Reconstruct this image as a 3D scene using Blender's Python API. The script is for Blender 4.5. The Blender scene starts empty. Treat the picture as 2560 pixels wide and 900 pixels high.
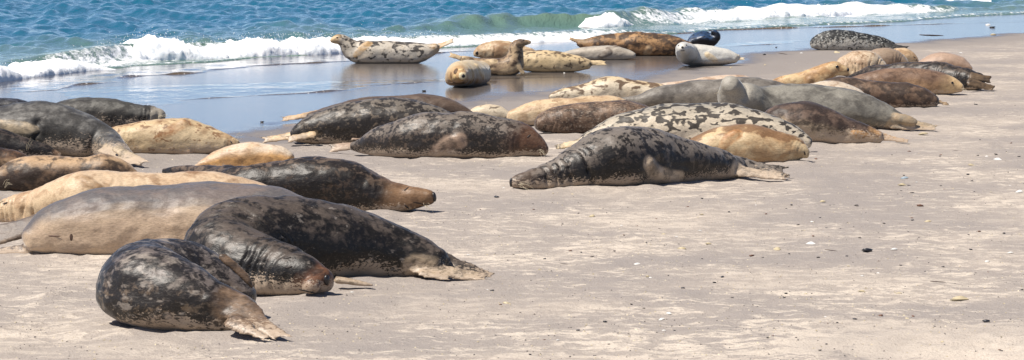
import bpy, bmesh, math, random
import numpy as np
from mathutils import Vector
from mathutils.bvhtree import BVHTree

# ------------------------------------------------------------------ camera, sky, sun, exposure
SC = bpy.context.scene
F, HC, YH = 8500.0, 2.30, -226.0            # focal length in photo pixels, eye height, horizon row
TH = math.atan((450.0 - YH) / F)
cam_d = bpy.data.cameras.new('camera'); cam = bpy.data.objects.new('camera', cam_d)
SC.collection.objects.link(cam); SC.camera = cam
cam_d.sensor_width = 36.0; cam_d.lens = F / 2560 * 36.0
cam_d.clip_start = 0.5; cam_d.clip_end = 20000
cam.location = (0, 0, HC); cam.rotation_euler = (math.pi / 2 - TH, 0, 0)

SUN_EL, SUN_AZ = math.radians(59), math.radians(-118)    # azimuth clockwise from +Y: left, a little behind the camera
sd = Vector((math.sin(SUN_AZ) * math.cos(SUN_EL), math.cos(SUN_AZ) * math.cos(SUN_EL), math.sin(SUN_EL)))
W = bpy.data.worlds.new('World'); SC.world = W; W.use_nodes = True
wn = W.node_tree.nodes; wl = W.node_tree.links
sky = wn.new('ShaderNodeTexSky'); sky.sky_type = 'NISHITA'; sky.sun_disc = False
sky.sun_elevation = SUN_EL; sky.sun_rotation = SUN_AZ
sky.air_density = 0.42; sky.dust_density = 0.25; sky.ozone_density = 0.6
wl.new(sky.outputs[0], wn['Background'].inputs[0]); wn['Background'].inputs[1].default_value = 0.105
sun_d = bpy.data.lights.new('sun', 'SUN'); sun_d.energy = 5.0; sun_d.angle = math.radians(0.5); sun_d.color = (1.0, 0.93, 0.84)
sun = bpy.data.objects.new('sun', sun_d); SC.collection.objects.link(sun)
sun.rotation_euler = (-sd).to_track_quat('-Z', 'Y').to_euler(); sun.location = (-20, 0, 30)
vs = SC.view_settings; vs.view_transform = 'Standard'; vs.look = 'None'; vs.gamma = 1; vs.exposure = 0.55
vs.use_curve_mapping = False

# ------------------------------------------------------------------ helpers
COL = SC.collection
rng = np.random.default_rng(7); random.seed(7)
FW = np.array((0, math.cos(TH), -math.sin(TH))); UP = np.array((0, math.sin(TH), math.cos(TH))); CO = np.array((0, 0, HC))
def ray(x, y):
    return FW * F + np.array((1.0, 0, 0)) * (x - 1280) - UP * (y - 450)
def at(x, y, Y):                     # photo pixel -> point at distance Y
    r = ray(x, y); return CO + r * (Y / r[1])
def gnd(x, y):                       # photo pixel -> point on the flat beach
    r = ray(x, y); return CO - r * (HC / r[2])
def lin(c, k=1.0):
    o = []
    for v in c[:3]:
        v = v / 255.0
        o.append((v / 12.92 if v <= 0.04045 else ((v + 0.055) / 1.055) ** 2.4) * k)
    return tuple(o) + (1.0,)
def h3(ix, iy, iz, seed):
    n = (ix * 374761393 + iy * 668265263 + iz * 2147483647 + seed * 974711) & 0xFFFFFFFF
    n = ((n ^ (n >> 13)) * 1274126177) & 0xFFFFFFFF
    n = ((n ^ (n >> 16)) * 2246822519) & 0xFFFFFFFF
    return ((n ^ (n >> 15)) & 0xFFFFFF) / float(0xFFFFFF)
def vnoise(P, seed=0):               # smooth value noise, 0..1
    P = np.asarray(P, float); i = np.floor(P).astype(np.int64); f = P - i; f = f * f * f * (f * (f * 6 - 15) + 10)
    r = 0
    for a in (0, 1):
        for b in (0, 1):
            for c in (0, 1):
                w = (f[:, 0] if a else 1 - f[:, 0]) * (f[:, 1] if b else 1 - f[:, 1]) * (f[:, 2] if c else 1 - f[:, 2])
                r = r + w * h3(i[:, 0] + a, i[:, 1] + b, i[:, 2] + c, seed)
    return r
def fbm(P, seed=0, o=4, g=0.5):
    s = 0; a = 1; t = 0; P = np.asarray(P, float)
    for k in range(o):
        s = s + a * vnoise(P, seed + k); t += a; a *= g; P = P * 2.03 + 17.3
    return s / t
def sstep(a, b, x):
    t = np.clip((x - a) / (b - a), 0, 1); return t * t * (3 - 2 * t)
def mesh_np(name, V, Fq, mat=None, smooth=True):
    m = bpy.data.meshes.new(name)
    V = np.asarray(V, np.float32)
    if isinstance(Fq, np.ndarray):
        k = Fq.shape[1]
        m.vertices.add(len(V)); m.vertices.foreach_set('co', V.ravel())
        m.loops.add(Fq.size); m.loops.foreach_set('vertex_index', Fq.ravel().astype(np.int32))
        m.polygons.add(len(Fq)); m.polygons.foreach_set('loop_start', np.arange(0, Fq.size, k, dtype=np.int32))
        m.update(calc_edges=True)
    else:
        m.from_pydata(V.tolist(), [], Fq)
    if smooth: m.polygons.foreach_set('use_smooth', [True] * len(m.polygons))
    if mat: m.materials.append(mat)
    m.update(); return m
def grid_faces(nr, nc, wrap=False):
    i = np.arange(nr - 1)[:, None]; j = np.arange(nc if wrap else nc - 1)[None, :]
    a = i * nc + j; b = i * nc + (j + 1) % nc
    return np.stack([a, b, b + nc, a + nc], -1).reshape(-1, 4)
def link(name, me, parent=None, **props):
    o = bpy.data.objects.new(name, me); COL.objects.link(o)
    if parent: o.parent = parent
    for k, v in props.items(): o[k] = v
    return o
def pattr(me, name, arr):
    a = me.attributes.new(name, 'FLOAT', 'POINT'); a.data.foreach_set('value', np.asarray(arr, np.float32).ravel())

class NT:                            # small node-tree writer
    def __init__(s, name):
        s.m = bpy.data.materials.new(name); s.m.use_nodes = True; s.t = s.m.node_tree
        s.p = s.t.nodes['Principled BSDF']; s.out = s.t.nodes['Material Output']
    def n(s, typ, **kw):
        x = s.t.nodes.new('ShaderNode' + typ)
        for k, v in kw.items(): setattr(x, k, v)
        return x
    def put(s, sock, v):
        if isinstance(v, bpy.types.NodeSocket): s.t.links.new(v, sock)
        elif v is not None: sock.default_value = v
    def math(s, op, a, b=None, c=None, clamp=False):
        x = s.n('Math', operation=op, use_clamp=clamp); s.put(x.inputs[0], a); s.put(x.inputs[1], b)
        if c is not None: s.put(x.inputs[2], c)
        return x.outputs[0]
    def ss(s, v, a, b, lo=0.0, hi=1.0):
        x = s.n('MapRange', interpolation_type='SMOOTHSTEP'); s.put(x.inputs['Value'], v)
        s.put(x.inputs['From Min'], a); s.put(x.inputs['From Max'], b); s.put(x.inputs['To Min'], lo); s.put(x.inputs['To Max'], hi)
        return x.outputs[0]
    def mix(s, f, a, b, mode='MIX'):
        x = s.n('Mix', data_type='RGBA', blend_type=mode); s.put(x.inputs[0], f); s.put(x.inputs[6], a); s.put(x.inputs[7], b)
        return x.outputs[2]
    def noise(s, vec, sc, det=2.0, ro=0.5, dist=0.0):
        x = s.n('TexNoise'); s.put(x.inputs['Vector'], vec); x.inputs['Scale'].default_value = sc
        x.inputs['Detail'].default_value = det; x.inputs['Roughness'].default_value = ro; x.inputs['Distortion'].default_value = dist
        return x.outputs['Fac']
    def attr(s, name):
        return s.n('Attribute', attribute_name=name).outputs['Fac']
    def mapv(s, vec, scale=(1, 1, 1), loc=(0, 0, 0), rot=(0, 0, 0)):
        x = s.n('Mapping'); s.put(x.inputs['Vector'], vec); x.inputs['Scale'].default_value = scale
        x.inputs['Location'].default_value = loc; x.inputs['Rotation'].default_value = rot
        return x.outputs[0]
    def bump(s, h, st, dist, prev=None):
        x = s.n('Bump'); s.put(x.inputs['Height'], h); s.put(x.inputs['Strength'], st); s.put(x.inputs['Distance'], dist)
        if prev is not None: s.t.links.new(prev, x.inputs['Normal'])
        return x.outputs[0]
    def set(s, **kw):
        for k, v in kw.items(): s.put(s.p.inputs[k.replace('_', ' ')], v)

# ------------------------------------------------------------------ coast lines (world), from points read on the ground
def curve_xy(pts):
    g = np.array([gnd(*p)[:2] for p in pts]); o = np.argsort(g[:, 1]); return g[o]
WET = curve_xy([(-1500, 760), (-600, 520), (0, 415), (300, 378), (600, 352), (760, 322), (980, 285), (1250, 252), (1400, 236), (1560, 212),
                (1700, 190), (1900, 152), (2000, 126), (2250, 113), (2560, 86), (3300, 45), (4500, 0)])
SEA = curve_xy([(-1500, 360), (-400, 258), (0, 203), (300, 166), (830, 134), (1500, 97), (1850, 72), (2200, 55), (2560, 33), (3400, 3), (4500, -30)])
def ext(c, Y):                        # X of the coast curve at distance Y, continued straight
    X = np.interp(Y, c[:, 1], c[:, 0])
    s1 = 0.45
    X = np.where(Y > c[-1, 1], c[-1, 0] + (Y - c[-1, 1]) * s1, X)
    return np.where(Y < c[0, 1], c[0, 0] + (Y - c[0, 1]) * s1, X)
def uwet(X, Y): return (ext(WET, Y) - X) * 0.88       # + seaward
def usea(X, Y): return (ext(SEA, Y) - X) * 0.88

# ------------------------------------------------------------------ materials of the setting
def mat_sand():
    s = NT('beach_sand'); P = s.n('NewGeometry').outputs['Position']
    wet = s.attr('wet'); dry = s.attr('dry')
    n_big = s.noise(P, 0.55, 4, 0.55); n_patch = s.noise(s.mapv(P, (.75, 1.0, 1)), 6.5, 3, 0.6, 0.5); n_small = s.noise(s.mapv(P, (.8, 1.0, 1)), 22, 3, 0.65)
    n_fine = s.noise(P, 70, 3, 0.7); n_grain = s.noise(P, 420, 2, 0.6)
    # damp grey sand with dry cream crusts
    pv = s.math('ADD', s.math('MULTIPLY', n_patch, 0.62), s.math('ADD', s.math('MULTIPLY', n_big, 0.45), s.math('MULTIPLY', n_small, 0.30)))
    pv = s.math('ADD', pv, dry)
    crust = s.math('MULTIPLY', s.ss(pv, 0.655, 0.80), s.ss(s.noise(P, .42, 3, .55), .38, .58, .35, 1.0))
    c = s.mix(s.ss(n_big, .35, .7), lin((155, 147, 141), .82), lin((176, 165, 154), .82)); c = s.mix(crust, c, lin((209, 197, 182), .82))
    c = s.mix(s.ss(n_fine, 0.35, 0.75), c, lin((150, 132, 120), .82), 'MIX') if False else c
    c = s.mix(s.math('MULTIPLY', s.ss(n_fine, .5, .75), .5), c, lin((150, 134, 122), .8))
    c = s.mix(s.math('MULTIPLY', s.ss(n_grain, .6, .8), .35), c, lin((236, 224, 208), .85))
    # damp, then wet film toward the sea
    wv = s.math('ADD', wet, s.math('ADD', s.math('MULTIPLY', s.math('SUBTRACT', n_big, .5), 1.9), s.math('MULTIPLY', s.math('SUBTRACT', s.noise(s.mapv(P, (1, .35, 1)), 1.6, 3, .6), .5), 1.3)))
    damp = s.ss(wv, -2.2, -0.3); film = s.ss(wv, -0.35, 0.75)
    c = s.mix(damp, c, lin((152, 144, 138), .74))
    c = s.mix(film, c, lin((118, 110, 104), .7))
    s.set(Base_Color=c)
    s.set(Roughness=s.math('ADD', s.math('MULTIPLY', film, -0.69), 0.8))
    s.set(IOR=1.44)
    s.put(s.p.inputs['Specular IOR Level'], s.ss(film, 0, 1, 0.15, 0.5))
    dryness = s.math('SUBTRACT', 1.0, s.ss(wv, -1.0, 0.0, 0.0, 0.94))
    hgt = s.math('ADD', s.math('MULTIPLY', n_small, 0.6), s.math('ADD', s.math('MULTIPLY', n_fine, .35), s.math('MULTIPLY', crust, .25)))
    b = s.bump(hgt, s.math('MULTIPLY', dryness, .85), 0.024)
    rip = s.noise(s.mapv(P, (1, .5, 1), rot=(0, 0, .4)), 5.0, 2, .5)
    b = s.bump(rip, s.math('MULTIPLY', film, .06), 0.02, b)
    s.set(Normal=b); return s.m
def mat_water(name, film=False):
    s = NT(name); P = s.n('NewGeometry').outputs['Position']
    foam = s.attr('foam'); depth = s.attr('depth')
    c = s.mix(s.ss(depth, 0.3, 9.0), lin((112, 140, 124), .66), lin((16, 96, 122), .8))
    fn = s.noise(s.mapv(P, (1, .6, 1)), 9, 5, .7, .3)
    fm = s.ss(s.math('ADD', foam, s.math('MULTIPLY', s.math('SUBTRACT', fn, .5), .9)), .38, .62)
    c = s.mix(fm, c, lin((240, 242, 245), .9)); s.set(Base_Color=c)
    s.set(Roughness=s.ss(fm, 0, 1, .07, .7), IOR=1.333)
    w1 = s.noise(s.mapv(P, (1, .55, 1), rot=(0, 0, .45)), 3.2, 4, .62, .25)
    w2 = s.noise(s.mapv(P, (1, .6, 1), rot=(0, 0, -.25)), 14, 3, .6, .2)
    b = s.bump(w1, .7, .10); b = s.bump(w2, .6, .025, b); s.set(Normal=b)
    return s.m
def mat_foam():
    s = NT('sea_foam_white'); P = s.n('NewGeometry').outputs['Position']
    n = s.noise(P, 14, 5, .7); n2 = s.noise(P, 3, 3, .6)
    c = s.mix(s.ss(n2, .35, .7), lin((236, 240, 242), .92), lin((252, 252, 252), .95)); s.set(Base_Color=c, Roughness=.75)
    s.put(s.p.inputs['Subsurface Weight'], .25); s.p.inputs['Subsurface Radius'].default_value = (.08, .09, .1)
    s.set(Normal=s.bump(n, .5, .03)); return s.m
M_SAND = mat_sand(); M_SEA = mat_water('sea_water'); M_FOAM = mat_foam()
def mat_swash():
    s = NT('swash_water'); P = s.n('NewGeometry').outputs['Position']
    edge = s.attr('edge')
    n = s.noise(s.mapv(P, (1, .5, 1)), 26, 4, .7)
    fm = s.math('MULTIPLY', s.ss(edge, .55, 1.0), s.ss(n, .56, .66))
    c = s.mix(s.ss(edge, 0.0, .8), lin((104, 98, 94), .62), lin((116, 100, 76), .6))
    c = s.mix(s.math('MULTIPLY', fm, .7), c, lin((240, 240, 240), .85)); s.set(Base_Color=c, Roughness=s.ss(fm, 0, 1, .06, .6), IOR=1.34)
    w1 = s.noise(s.mapv(P, (1, .45, 1), rot=(0, 0, .3)), 4, 4, .6, .3)
    s.set(Normal=s.bump(w1, .22, .04)); return s.m
M_SWASH = mat_swash()

# ------------------------------------------------------------------ beach
def nonuni(lo, hi, dlo, dhi, step):       # dense between dlo and dhi, stretching outward
    mid = np.arange(dlo, dhi + 1e-6, step); r = [dhi]; s = step
    while r[-1] < hi: s *= 1.35; r.append(min(hi, r[-1] + s))
    l = [dlo]; s = step
    while l[-1] > lo: s *= 1.35; l.append(max(lo, l[-1] - s))
    return np.array(l[:0:-1] + list(mid) + r[1:])
def ground_z(X, Y):
    P = np.stack([X, Y, 0 * X], -1).reshape(-1, 3); sh = X.shape
    uw = uwet(X, Y); us = usea(X, Y)
    k = 1 - sstep(-1.5, 0.3, uw)
    z = (fbm(P * 1.1, 3, 3).reshape(sh) - .5) * .03 + (fbm(P * [6, 4, 1], 9, 3).reshape(sh) - .5) * .026 + (vnoise(P * [17, 12, 1], 31).reshape(sh) - .5) * .010
    z = z * k
    c = gnd(2420, 868); d = np.hypot((X - c[0]) / .75, (Y - c[1]) / .55)       # loose dry ridge
    lump = fbm(P * 9, 71, 3).reshape(sh)
    z = z + np.exp(-d * d) * (lump * .085)
    c = gnd(118, 742); d = np.hypot((X - c[0]) / .14, (Y - c[1]) / .3)
    z = z + np.exp(-d * d) * lump * .05
    return np.where(us > 0, -0.05 * us, 0) + z - .004
gx = nonuni(-6000, 6000, -6.5, 7.5, .055)
gy_ = np.concatenate([nonuni(-400, 16, 16, 16, .1)[:-1], np.arange(16, 24, .05), np.arange(24, 34, .09), np.arange(34, 60, .2), np.arange(60, 100, .6), nonuni(100, 12000, 100, 100, .6)])
gy_ = np.unique(gy_)
GX, GY = np.meshgrid(gx, gy_)
GZ = ground_z(GX, GY)
me = mesh_np('beach', np.stack([GX, GY, GZ], -1).reshape(-1, 3), grid_faces(len(gy_), len(gx)), M_SAND)
pattr(me, 'wet', uwet(GX, GY))
c1 = gnd(2420, 868)
dryv = .22 * np.exp(-((GX - c1[0]) / 1.1) ** 2 - ((GY - c1[1]) / .8) ** 2) - .003 * np.clip(GY - 24, 0, 12)
pattr(me, 'dry', dryv)
beach = link('beach', me, kind='structure')

# ------------------------------------------------------------------ sea
def crest(pts):
    c = curve_xy(pts); return c
C1 = crest([(-500, 262), (0, 196), (150, 170), (300, 153), (830, 124), (1500, 88), (1800, 78), (2300, 50)])
C2 = crest([(300, 120), (760, 88), (1270, 69), (1500, 66), (1720, 50), (2150, 32), (2560, 22), (3000, 8)])
C3 = crest([(1200, 26), (1800, 20), (2300, 3), (2700, -5), (3400, -24)])
def along(c, pxs, vals, Y, cpts):       # value along a crest given at photo columns
    g = np.array([gnd(*p)[1] for p in cpts]); o = np.argsort(g); return np.interp(Y, g[o], np.array(vals)[o])
sx = nonuni(-5000, 5000, -13, 15, .06); sy = np.concatenate([nonuni(-50, 40, 40, 40, .3)[:-1], np.arange(40, 66, .10), np.arange(66, 100, .16), nonuni(100, 11000, 100, 100, .2)]); sy = np.unique(sy)
SX, SY = np.meshgrid(sx, sy)
us = usea(SX, SY)
edge_n = (fbm(np.stack([SX * .8, SY * .5, 0 * SX], -1).reshape(-1, 3), 5, 3).reshape(SX.shape) - .5) * 1.2
us2 = us + edge_n
amp = sstep(0.0, 6.0, us2)
h = np.zeros_like(SX)
base = math.radians(206)                  # waves run toward the beach
for k in range(46):
    L = 0.35 * (5.0 / .35) ** rng.random(); a = base + rng.normal(0, .55); K = 2 * math.pi / L
    A = .0085 * L ** .40 * rng.uniform(.6, 1.2)
    h += A * np.sin(K * (SX * math.cos(a) + SY * math.sin(a)) + rng.random() * 6.28 + .9 * np.sin(SX * .21 + k) + .7 * np.sin(SY * .17 + 2 * k))
fade = 1 - sstep(110, 400, np.hypot(SX, SY))
h = h * amp * fade
foam = np.zeros_like(SX)
def breaker(c, H, wf, wb, foamv, lw):
    global h, foam
    Xc = ext(c, SY) + (fbm(np.stack([SY * .35, 0 * SY, 0 * SY], -1).reshape(-1, 3), 11, 2).reshape(SX.shape) - .5) * .5
    q = (Xc - SX) * .88
    prof = np.where(q < 0, np.exp(-(q / wf) ** 2), np.exp(-(q / wb) ** 2))
    h += H * prof - H * .25 * np.exp(-((q + 1.1) / .7) ** 2)
    foam = np.maximum(foam, foamv * np.exp(-((q + lw) / (lw * 1.3 + .2)) ** 2))
p1 = [(0, 196), (250, 160), (350, 150), (830, 124), (1500, 88), (1800, 78)]
breaker(C1, along(C1, None, [.10, .24, .22, .14, .07, .0], SY, p1), .22, .8, along(C1, None, [.6, .55, .55, .6, .55, .2], SY, p1), .3)
p2 = [(500, 106), (800, 87), (1270, 69), (1450, 67), (1600, 60), (1720, 50), (1950, 42), (2150, 32), (2400, 26)]
breaker(C2, along(C2, None, [.0, .03, .15, .26, .23, .2, .18, .18, .05], SY, p2), .30, 1.2, along(C2, None, [0, 0, 0, .2, .5, .6, .9, .8, .3], SY, p2), .4)
breaker(C3, .18 * sstep(80, 92, SY) + 0 * SX, .4, 1.6, .9 * sstep(92, 98, SY), .5)
z_edge = .006 + .03 * sstep(0, .25, us2)
Z = np.where(us2 > 0, z_edge + h * sstep(0, .6, us2) , -.03 + us2 * .05)
foam = np.maximum(foam, .47 * np.exp(-((us2 - .15) / .22) ** 2))
foam = np.maximum(foam, .26 * sstep(.0, .4, us2) * (1 - sstep(1.5, 3.2, us2)))
keep_rows = grid_faces(len(sy), len(sx))
um = us2.ravel(); kf = (um[keep_rows].max(1) > -0.25)
Fk = keep_rows[kf]; used = np.unique(Fk); remap = -np.ones(SX.size, int); remap[used] = np.arange(len(used))
V = np.stack([SX, SY, Z], -1).reshape(-1, 3)[used]
me = mesh_np('sea', V, remap[Fk], M_SEA); pattr(me, 'foam', foam.ravel()[used]); pattr(me, 'depth', np.clip(us2.ravel()[used] - 1.2 + h.ravel()[used] * -9, 0, 60))
link('sea', me, kind='structure')

# thin swash sheets sliding over the wet sand
def swash(pts, width, seed, zt):
    c = curve_xy(pts); ys = np.arange(c[0, 1], c[-1, 1], .12); q = np.concatenate([np.linspace(0, .3, 14), np.linspace(.4, width, 22)])
    YY, QQ = np.meshgrid(ys, q, indexing='ij')
    wob = (fbm(np.stack([YY * .6, 0 * YY, 0 * YY], -1).reshape(-1, 3), seed, 4).reshape(YY.shape) - .5) * 1.5
    taper = np.minimum(1, np.minimum(YY - ys[0], ys[-1] - YY) / 3.0)
    XX = np.interp(YY, c[:, 1], c[:, 0]) + wob - QQ * taper / .9
    lip = zt * (sstep(0, .06, QQ) * (1 + 1.6 * np.exp(-((QQ - .09) / .07) ** 2))) * (1 - sstep(width * .6, width, QQ)) * np.clip(taper, 0, 1)
    n = vnoise(np.stack([XX * 3, YY * 1.3, 0 * YY], -1).reshape(-1, 3), seed).reshape(YY.shape)
    ZZ = -.0035 + lip * (.1 + 1.3 * n * n)
    me = mesh_np('swash_sheet', np.stack([XX, YY, ZZ], -1).reshape(-1, 3), grid_faces(*YY.shape), M_SWASH)
    pattr(me, 'edge', np.exp(-((QQ - .05) / .16) ** 2)); return link('swash_sheet', me, kind='structure')
swash([(330, 262), (480, 249), (750, 234), (1010, 212), (1250, 196), (1420, 190)], 3.2, 21, .006)
swash([(-50, 232), (100, 222), (330, 200), (560, 165), (900, 148), (1150, 132), (1300, 118)], 2.0, 22, .009)
swash([(1560, 96), (1640, 84), (1800, 76), (2000, 70), (2200, 66), (2500, 54)], 2.4, 23, .009)
swash([(1790, 118), (1900, 110), (2030, 104), (2100, 98)], 1.6, 24, .006)

# ------------------------------------------------------------------ tumbling foam of the breakers
def foam_roll(name, pts, tops, width, seed, lump=1.0, dens=.035):
    g = np.array([gnd(*p)[:2] for p in pts]); o = np.argsort(g[:, 1]); g = g[o]
    hh = np.array([(p[1] - t) * gnd(*p)[1] / F for p, t in zip(pts, tops)])[o]
    seg = np.r_[0, np.cumsum(np.hypot(*np.diff(g, axis=0).T))]; L = np.arange(0, seg[-1], dens)
    X0 = np.interp(L, seg, g[:, 0]); Y0 = np.interp(L, seg, g[:, 1]); H = np.interp(L, seg, hh)
    tx = np.gradient(X0); ty = np.gradient(Y0); n = np.hypot(tx, ty); nx, ny = -ty / n, tx / n      # seaward normal
    th = np.linspace(0, math.pi, 34)
    LL, TT = np.meshgrid(L, th, indexing='ij')
    end = np.clip(np.minimum(LL, L[-1] - LL) / .5, 0.02, 1) ** .5
    Hh = H[:, None] * end; w = width * (.6 + .4 * end)
    off = w * .5 * (1 - np.cos(TT)) ; zz = Hh * np.sin(TT) ** 1.25
    PX = X0[:, None] + nx[:, None] * off; PY = Y0[:, None] + ny[:, None] * off
    P = np.stack([PX, PY, zz], -1).reshape(-1, 3)
    b = np.abs(fbm(P * 2.6, seed, 2) - .5) * 2; b2 = fbm(P * 6.5, seed + 5, 4); b3 = fbm(P * 26, seed + 9, 3)
    d = ((b - .25) * .40 + (b2 - .5) * .40 + (b3 - .5) * .34).reshape(TT.shape) * (.25 + .75 * np.sin(TT) ** 1.5) * Hh * lump
    zz2 = np.maximum(-.3 * (1 - np.sin(TT)) ** 4 + zz * np.clip(.15 + 1.55 * fbm(np.stack([LL * 1.1, 0 * LL, 0 * LL], -1).reshape(-1, 3), seed + 3, 4).reshape(TT.shape), .2, 1.25) + d * np.sin(TT) ** .5, -.3)
    PX2 = PX - nx[:, None] * d * np.cos(TT); PY2 = PY - ny[:, None] * d * np.cos(TT)
    me = mesh_np(name, np.stack([PX2, PY2, zz2], -1).reshape(-1, 3), grid_faces(*TT.shape), M_FOAM)
    ob = link(name, me, kind='stuff'); ob['label'] = 'white tumbling foam of a wave breaking on the shore'; ob['category'] = 'foam'
    return np.stack([PX2, PY2, zz2], -1)
top1 = foam_roll('breaker_foam', [(215, 160), (300, 158), (420, 152), (560, 147), (700, 141), (830, 135), (1000, 124), (1200, 114), (1400, 104), (1560, 98)],
                 [132, 122, 108, 110, 107, 104, 101, 97, 92, 91], 1.1, 41, 1.15)
top0 = foam_roll('breaker_foam', [(-160, 228), (0, 206), (120, 190), (220, 178), (300, 174)], [204, 174, 152, 150, 164], .9, 47, 1.0)
top2 = foam_roll('breaker_foam', [(1490, 70), (1530, 68), (1560, 67), (1600, 64)], [62, 44, 40, 52], .7, 43, 1.0)
top3 = foam_roll('breaker_foam', [(1715, 52), (1800, 50), (1900, 47), (2020, 43), (2100, 38), (2170, 34)], [44, 36, 28, 20, 15, 28], 1.0, 53, 1.15)
top4 = foam_roll('breaker_foam', [(2330, 9), (2450, 7), (2600, 3), (2800, -4)], [4, -4, -6, -12], 1.0, 59, 1.0, .05)

def drops(name, tops, n, seed, mat, rise):
    r = np.random.default_rng(seed); ico = [(0, 0, 1), (.9, 0, -.3), (-.45, .78, -.3), (-.45, -.78, -.3)]; fi = [(0, 1, 2), (0, 2, 3), (0, 3, 1), (1, 3, 2)]
    V = []; Fc = []
    R = tops.shape[0]
    for k in range(n):
        i = int(r.integers(0, R)); j = int(r.integers(8, 24)); c = tops[i, j] + np.array([r.normal(0, .12), r.normal(0, .12), 0])
        c[2] = max(tops[i, 10:22, 2]) + r.exponential(rise)
        s = r.uniform(.004, .013); b = len(V)
        V += [tuple(c + np.array(p) * s) for p in ico]; Fc += [tuple(b + q for q in f) for f in fi]
    link(name, mesh_np(name, V, Fc, mat, False), kind='stuff', label='fine white spray thrown up by the breaking wave', category='spray')
drops('sea_spray', top1[:int(len(top1) * .7)], 900, 3, M_FOAM, .045)
drops('sea_spray', top0, 90, 4, M_FOAM, .05)
drops('sea_spray', top3, 70, 5, M_FOAM, .05)

# ------------------------------------------------------------------ seals
def crom(P, n):                          # Catmull-Rom through rows of P, resampled
    P = np.asarray(P, float)
    seg = np.r_[0, np.cumsum(np.maximum(np.linalg.norm(np.diff(P[:, :3], axis=0), axis=1), 1e-4) ** .5)]
    Q = np.vstack([2 * P[0] - P[1], P, 2 * P[-1] - P[-2]]); tq = np.r_[2 * seg[0] - seg[1], seg, 2 * seg[-1] - seg[-2]]
    out = []
    for t in np.linspace(0, seg[-1], n):
        i = min(max(np.searchsorted(seg, t, side='right') - 1, 0), len(P) - 2)
        p0, p1, p2, p3 = Q[i:i + 4]; t0, t1, t2, t3 = tq[i:i + 4]
        A1 = (t1 - t) / (t1 - t0) * p0 + (t - t0) / (t1 - t0) * p1; A2 = (t2 - t) / (t2 - t1) * p1 + (t - t1) / (t2 - t1) * p2
        A3 = (t3 - t) / (t3 - t2) * p2 + (t - t2) / (t3 - t2) * p3
        B1 = (t2 - t) / (t2 - t0) * A1 + (t - t0) / (t2 - t0) * A2; B2 = (t3 - t) / (t3 - t1) * A2 + (t - t1) / (t3 - t1) * A3
        out.append((t2 - t) / (t2 - t1) * B1 + (t - t1) / (t2 - t1) * B2)
    return np.array(out)
def sweep(C, r, wr, flat=None, seg=22, capf=.55, sag=False):
    """closed tube round the path C; r up, r*wr sideways (flat: r in the blade's plane, r*wr along the normal `flat`)"""
    C = np.asarray(C, float); r = np.asarray(r, float); wr = np.asarray(wr, float) * np.ones(len(C))
    T = np.gradient(C, axis=0); T /= np.linalg.norm(T, axis=1)[:, None] + 1e-9
    cc, rr, ww, tt = [], [], [], []
    for k in (3, 2, 1):
        a = k / 3 * math.pi / 2 * .96; cc.append(C[0] - T[0] * r[0] * capf * math.sin(a)); rr.append(r[0] * math.cos(a)); ww.append(wr[0]); tt.append(T[0])
    cc += list(C); rr += list(r); ww += list(wr); tt += list(T)
    for k in (1, 2, 3):
        a = k / 3 * math.pi / 2 * .96; cc.append(C[-1] + T[-1] * r[-1] * capf * math.sin(a)); rr.append(r[-1] * math.cos(a)); ww.append(wr[-1]); tt.append(T[-1])
    th = np.linspace(0, 2 * math.pi, seg, endpoint=False); V = []
    S = None
    for c, q, w, t in zip(cc, rr, ww, tt):
        if flat is not None:
            S = np.cross(t, flat); S /= np.linalg.norm(S) + 1e-9; U = np.cross(S, t)
            V.append(c + np.outer(np.cos(th) * q, S) + np.outer(np.sin(th) * q * w, U)); continue
        if S is None:
            S = np.cross(t, (0, 0, 1.0))
            if np.linalg.norm(S) < .3: S = np.cross(t, (1.0, 0, 0))
        S = S - t * np.dot(S, t); S /= np.linalg.norm(S) + 1e-9; U = np.cross(S, t)
        cs, sn = np.cos(th), np.sin(th)
        if sag:
            e = 1 - .38 * sstep(.14, .02, c[2] - q); lo = sn < 0
            cs = np.where(lo, np.sign(cs) * np.abs(cs) ** e, cs); sn = np.where(lo, -np.abs(sn) ** e, sn)
        V.append(c + np.outer(cs * q * w, S) + np.outer(sn * q, U))
    n = len(cc); V = np.vstack(V); Fc = [tuple(f) for f in grid_faces(n, seg, True)]
    Fc.append(tuple(range(seg))[::-1]); Fc.append(tuple((n - 1) * seg + k for k in range(seg)))
    return V, Fc
SAND_COAT = lin((190, 170, 148), .8)
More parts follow.
